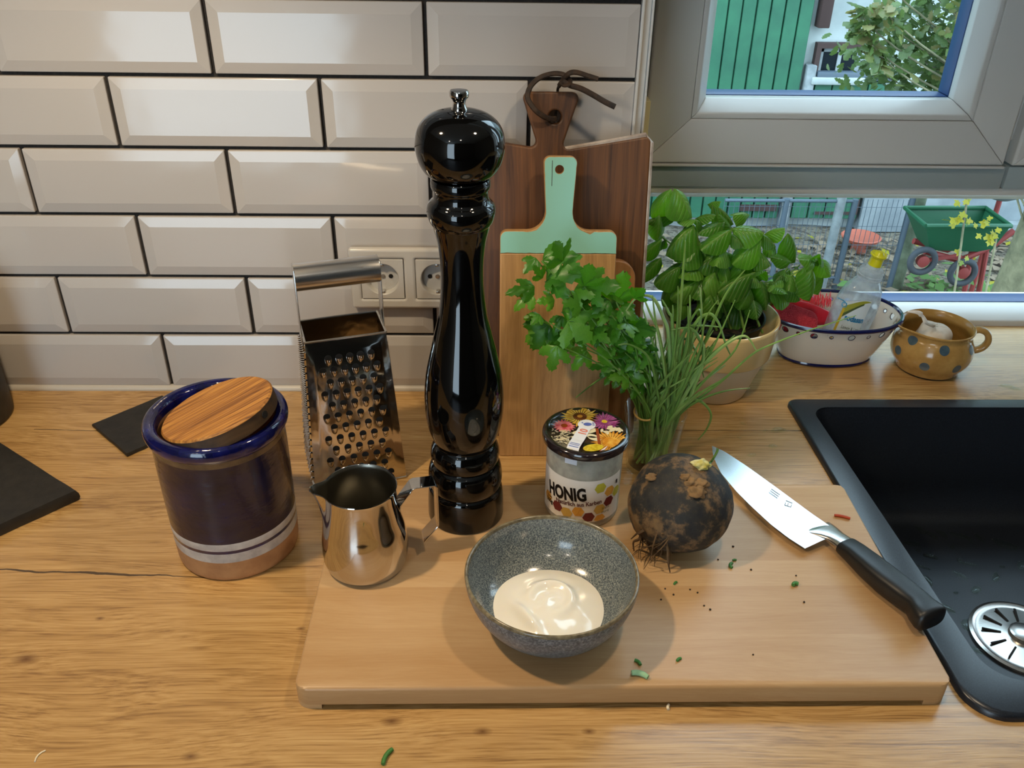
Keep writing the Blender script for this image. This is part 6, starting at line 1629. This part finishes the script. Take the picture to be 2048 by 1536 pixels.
for px, py, y_ in ((1742, -60, 2.25), (1722, 30, 2.2), (1792, -80, 2.3), (1745, 90, 2.2), (1716, 60, 2.25), (1768, 20, 2.15)):
    t = PY(px, py, y_); twig([org+Vector((random.uniform(-.1, .1), 0, .3)), org.lerp(t, .5)+Vector((.25, 0, .25)), PY(px+75, py+70, y_), t], .007)
for i in range(34):
    t = dense_c+Vector((random.uniform(-.27, .6), random.uniform(-.3, .4), random.uniform(-.26, .62)))
    twig([org+Vector((random.uniform(-.1, .1), random.uniform(-.1, .1), 0)), org.lerp(t, .55)+Vector((.12, .1, .25)), t], .006)
tag(stemB.build('branches', mat['bark'], bush, angle=60), kind='stuff')
stuff = B(); cnt = 0; cand = []
for ti2, pl in enumerate(twigs):
    for k in range(150 if ti2 >= 6 else 34):
        f = random.uniform(.6, 1.0) if ti2 >= 6 else random.uniform(.74, 1.0)
        p = pl[min(len(pl)-1, int(f*len(pl)))] + (Vector((random.gauss(0, .06), random.gauss(0, .06), random.gauss(0, .06))) if ti2 >= 6 else Vector((random.gauss(0, .012), random.gauss(0, .012), random.gauss(0, .02))))
        cand.append(p)
random.shuffle(cand)
def seen(p):
    d = p-CAM; z = d.dot(c_f); x = 1024+FPX*d.dot(c_r)/z; y = 768-FPX*d.dot(c_u)/z; return 1690 < x < 1960 and -10 < y < 215
cand.sort(key=lambda p: (0 if seen(p) else 1, p.y))
for i, p in enumerate(cand):
    d = Vector((random.gauss(0, 1), random.gauss(0, 1), random.gauss(-.2, .7))).normalized(); L_ = random.uniform(.035, .065); nrm = Vector((random.gauss(0, .8), random.gauss(-.4, .8), 1))
    if i < 280: place_leaf(oak_leaf, p, p+d*L_, nrm, bush)
    else:
        Y_ = d; Z_ = (nrm-Y_*nrm.dot(Y_)).normalized(); X_ = Y_.cross(Z_); n0 = len(stuff.v)
        for v in oak_leaf.vertices: stuff.v.append(p+(X_*v.co.x+Y_*v.co.y+Z_*v.co.z)*L_)
        for f in oak_leaf.polygons: stuff.quad([n0+j for j in f.vertices])
me = bpy.data.meshes.new('foliage'); me.from_pydata([tuple(v) for v in stuff.v], [], stuff.f); me.materials.append(mat['bush']); me.shade_smooth()
tag(put('foliage', me, bush), kind='stuff')
# young maples with yellow leaves
mm = B()
for i in range(11):
    a = 2*PI*i/11; r = (1.0, .55)[i % 2]*(.75 if 3 < i < 8 else 1); mm.v.append(Vector((.5*r*math.sin(a), .5-.5*r*math.cos(a)*-1, .05*(i % 2))))
mm.v.append(Vector((0, .5, 0)))
for i in range(11): mm.quad((i, (i+1) % 11, 11))
maple = mm.mesh('leaf', mat['maple'], True, 180)
for lab_, spots, y_ in (('slender young maple with a few yellow leaves before the wheelbarrow, left one', [(1930, 398), (1935, 445), (1906, 440), (1922, 512), (1916, 428)], 2.35), ('slender young maple with yellow leaves nearest the tree trunk, right one', [(1990, 470), (1974, 475), (1976, 436), (1980, 462), (1968, 584)], 2.30)):
    f_ = PY(spots[-1][0], 620, y_); sap = thing('maple_sapling', lab_, 'sapling', (f_.x, y_, GZ))
    b = B(); tp_ = PY(spots[0][0]+4, spots[0][1], y_); b.tube(spline([Vector((f_.x, y_, GZ)), Vector(((f_.x+tp_.x)/2+.02, y_, (GZ+tp_.z)/2)), tp_], 4), .005, 6); b.build('stem', mat['bark'], sap)
    for (px, py) in spots:
        for k in range(3):
            p = PY(px+random.uniform(-10, 10), py+random.uniform(-8, 8), y_); d = Vector((random.uniform(-1, 1), random.uniform(-.6, .2), random.uniform(-.9, .2))).normalized()
            place_leaf(maple, p, p+d*random.uniform(.03, .05), Vector((0, -.8, .7)), sap)
# ground cover
lb2 = B(); random.seed(77)
for i in range(2600):
    x = random.uniform(1.3, 4.2); y = random.uniform(1.2, 4.3); a = random.uniform(0, 6.3); s_ = random.uniform(.02, .045); z = GZ+.02+random.random()*.03
    X_ = Vector((math.cos(a), math.sin(a), random.uniform(-.3, .3)))*s_; Y_ = Vector((-math.sin(a), math.cos(a), random.uniform(-.3, .3)))*s_*.7; p = Vector((x, y, z))
    n0 = len(lb2.v); lb2.v += [p-X_, p-Y_*.8, p+X_, p+Y_]; lb2.f.append((n0, n0+1, n0+2, n0+3)); lb2.mi.append(0 if random.random() < .93 else 1)
me = bpy.data.meshes.new('fallen_leaves'); me.from_pydata([tuple(v) for v in lb2.v], [], lb2.f); me.materials.append(mat['litter']); me.materials.append(mat['maple']); me.polygons.foreach_set('material_index', lb2.mi)
o = put('fallen_leaves', me); tag(o, 'brown and yellow fallen leaves strewn over the garden ground', 'leaves', kind='stuff')
hb2 = B()
for cl in range(46):
    cx_, cy_2 = random.uniform(1.5, 4.0), random.uniform(1.5, 3.6)
    for i in range(26):
        p = Vector((cx_+random.gauss(0, .09), cy_2+random.gauss(0, .09), GZ+.02+abs(random.gauss(0, .06)))); a = random.uniform(0, 6.3); s_ = random.uniform(.02, .05)
        X_ = Vector((math.cos(a), math.sin(a), random.uniform(-.4, .4)))*s_; Y_ = Vector((-math.sin(a), math.cos(a), random.uniform(-.4, .4)))*s_*.6
        n0 = len(hb2.v); hb2.v += [p-X_, p-Y_, p+X_, p+Y_]; hb2.f.append((n0, n0+1, n0+2, n0+3)); hb2.mi.append(0)
me = bpy.data.meshes.new('ground_weeds'); me.from_pydata([tuple(v) for v in hb2.v], [], hb2.f); me.materials.append(mat['herb'])
tag(put('ground_weeds', me), 'low green weeds growing through the fallen leaves', 'weeds', kind='stuff')
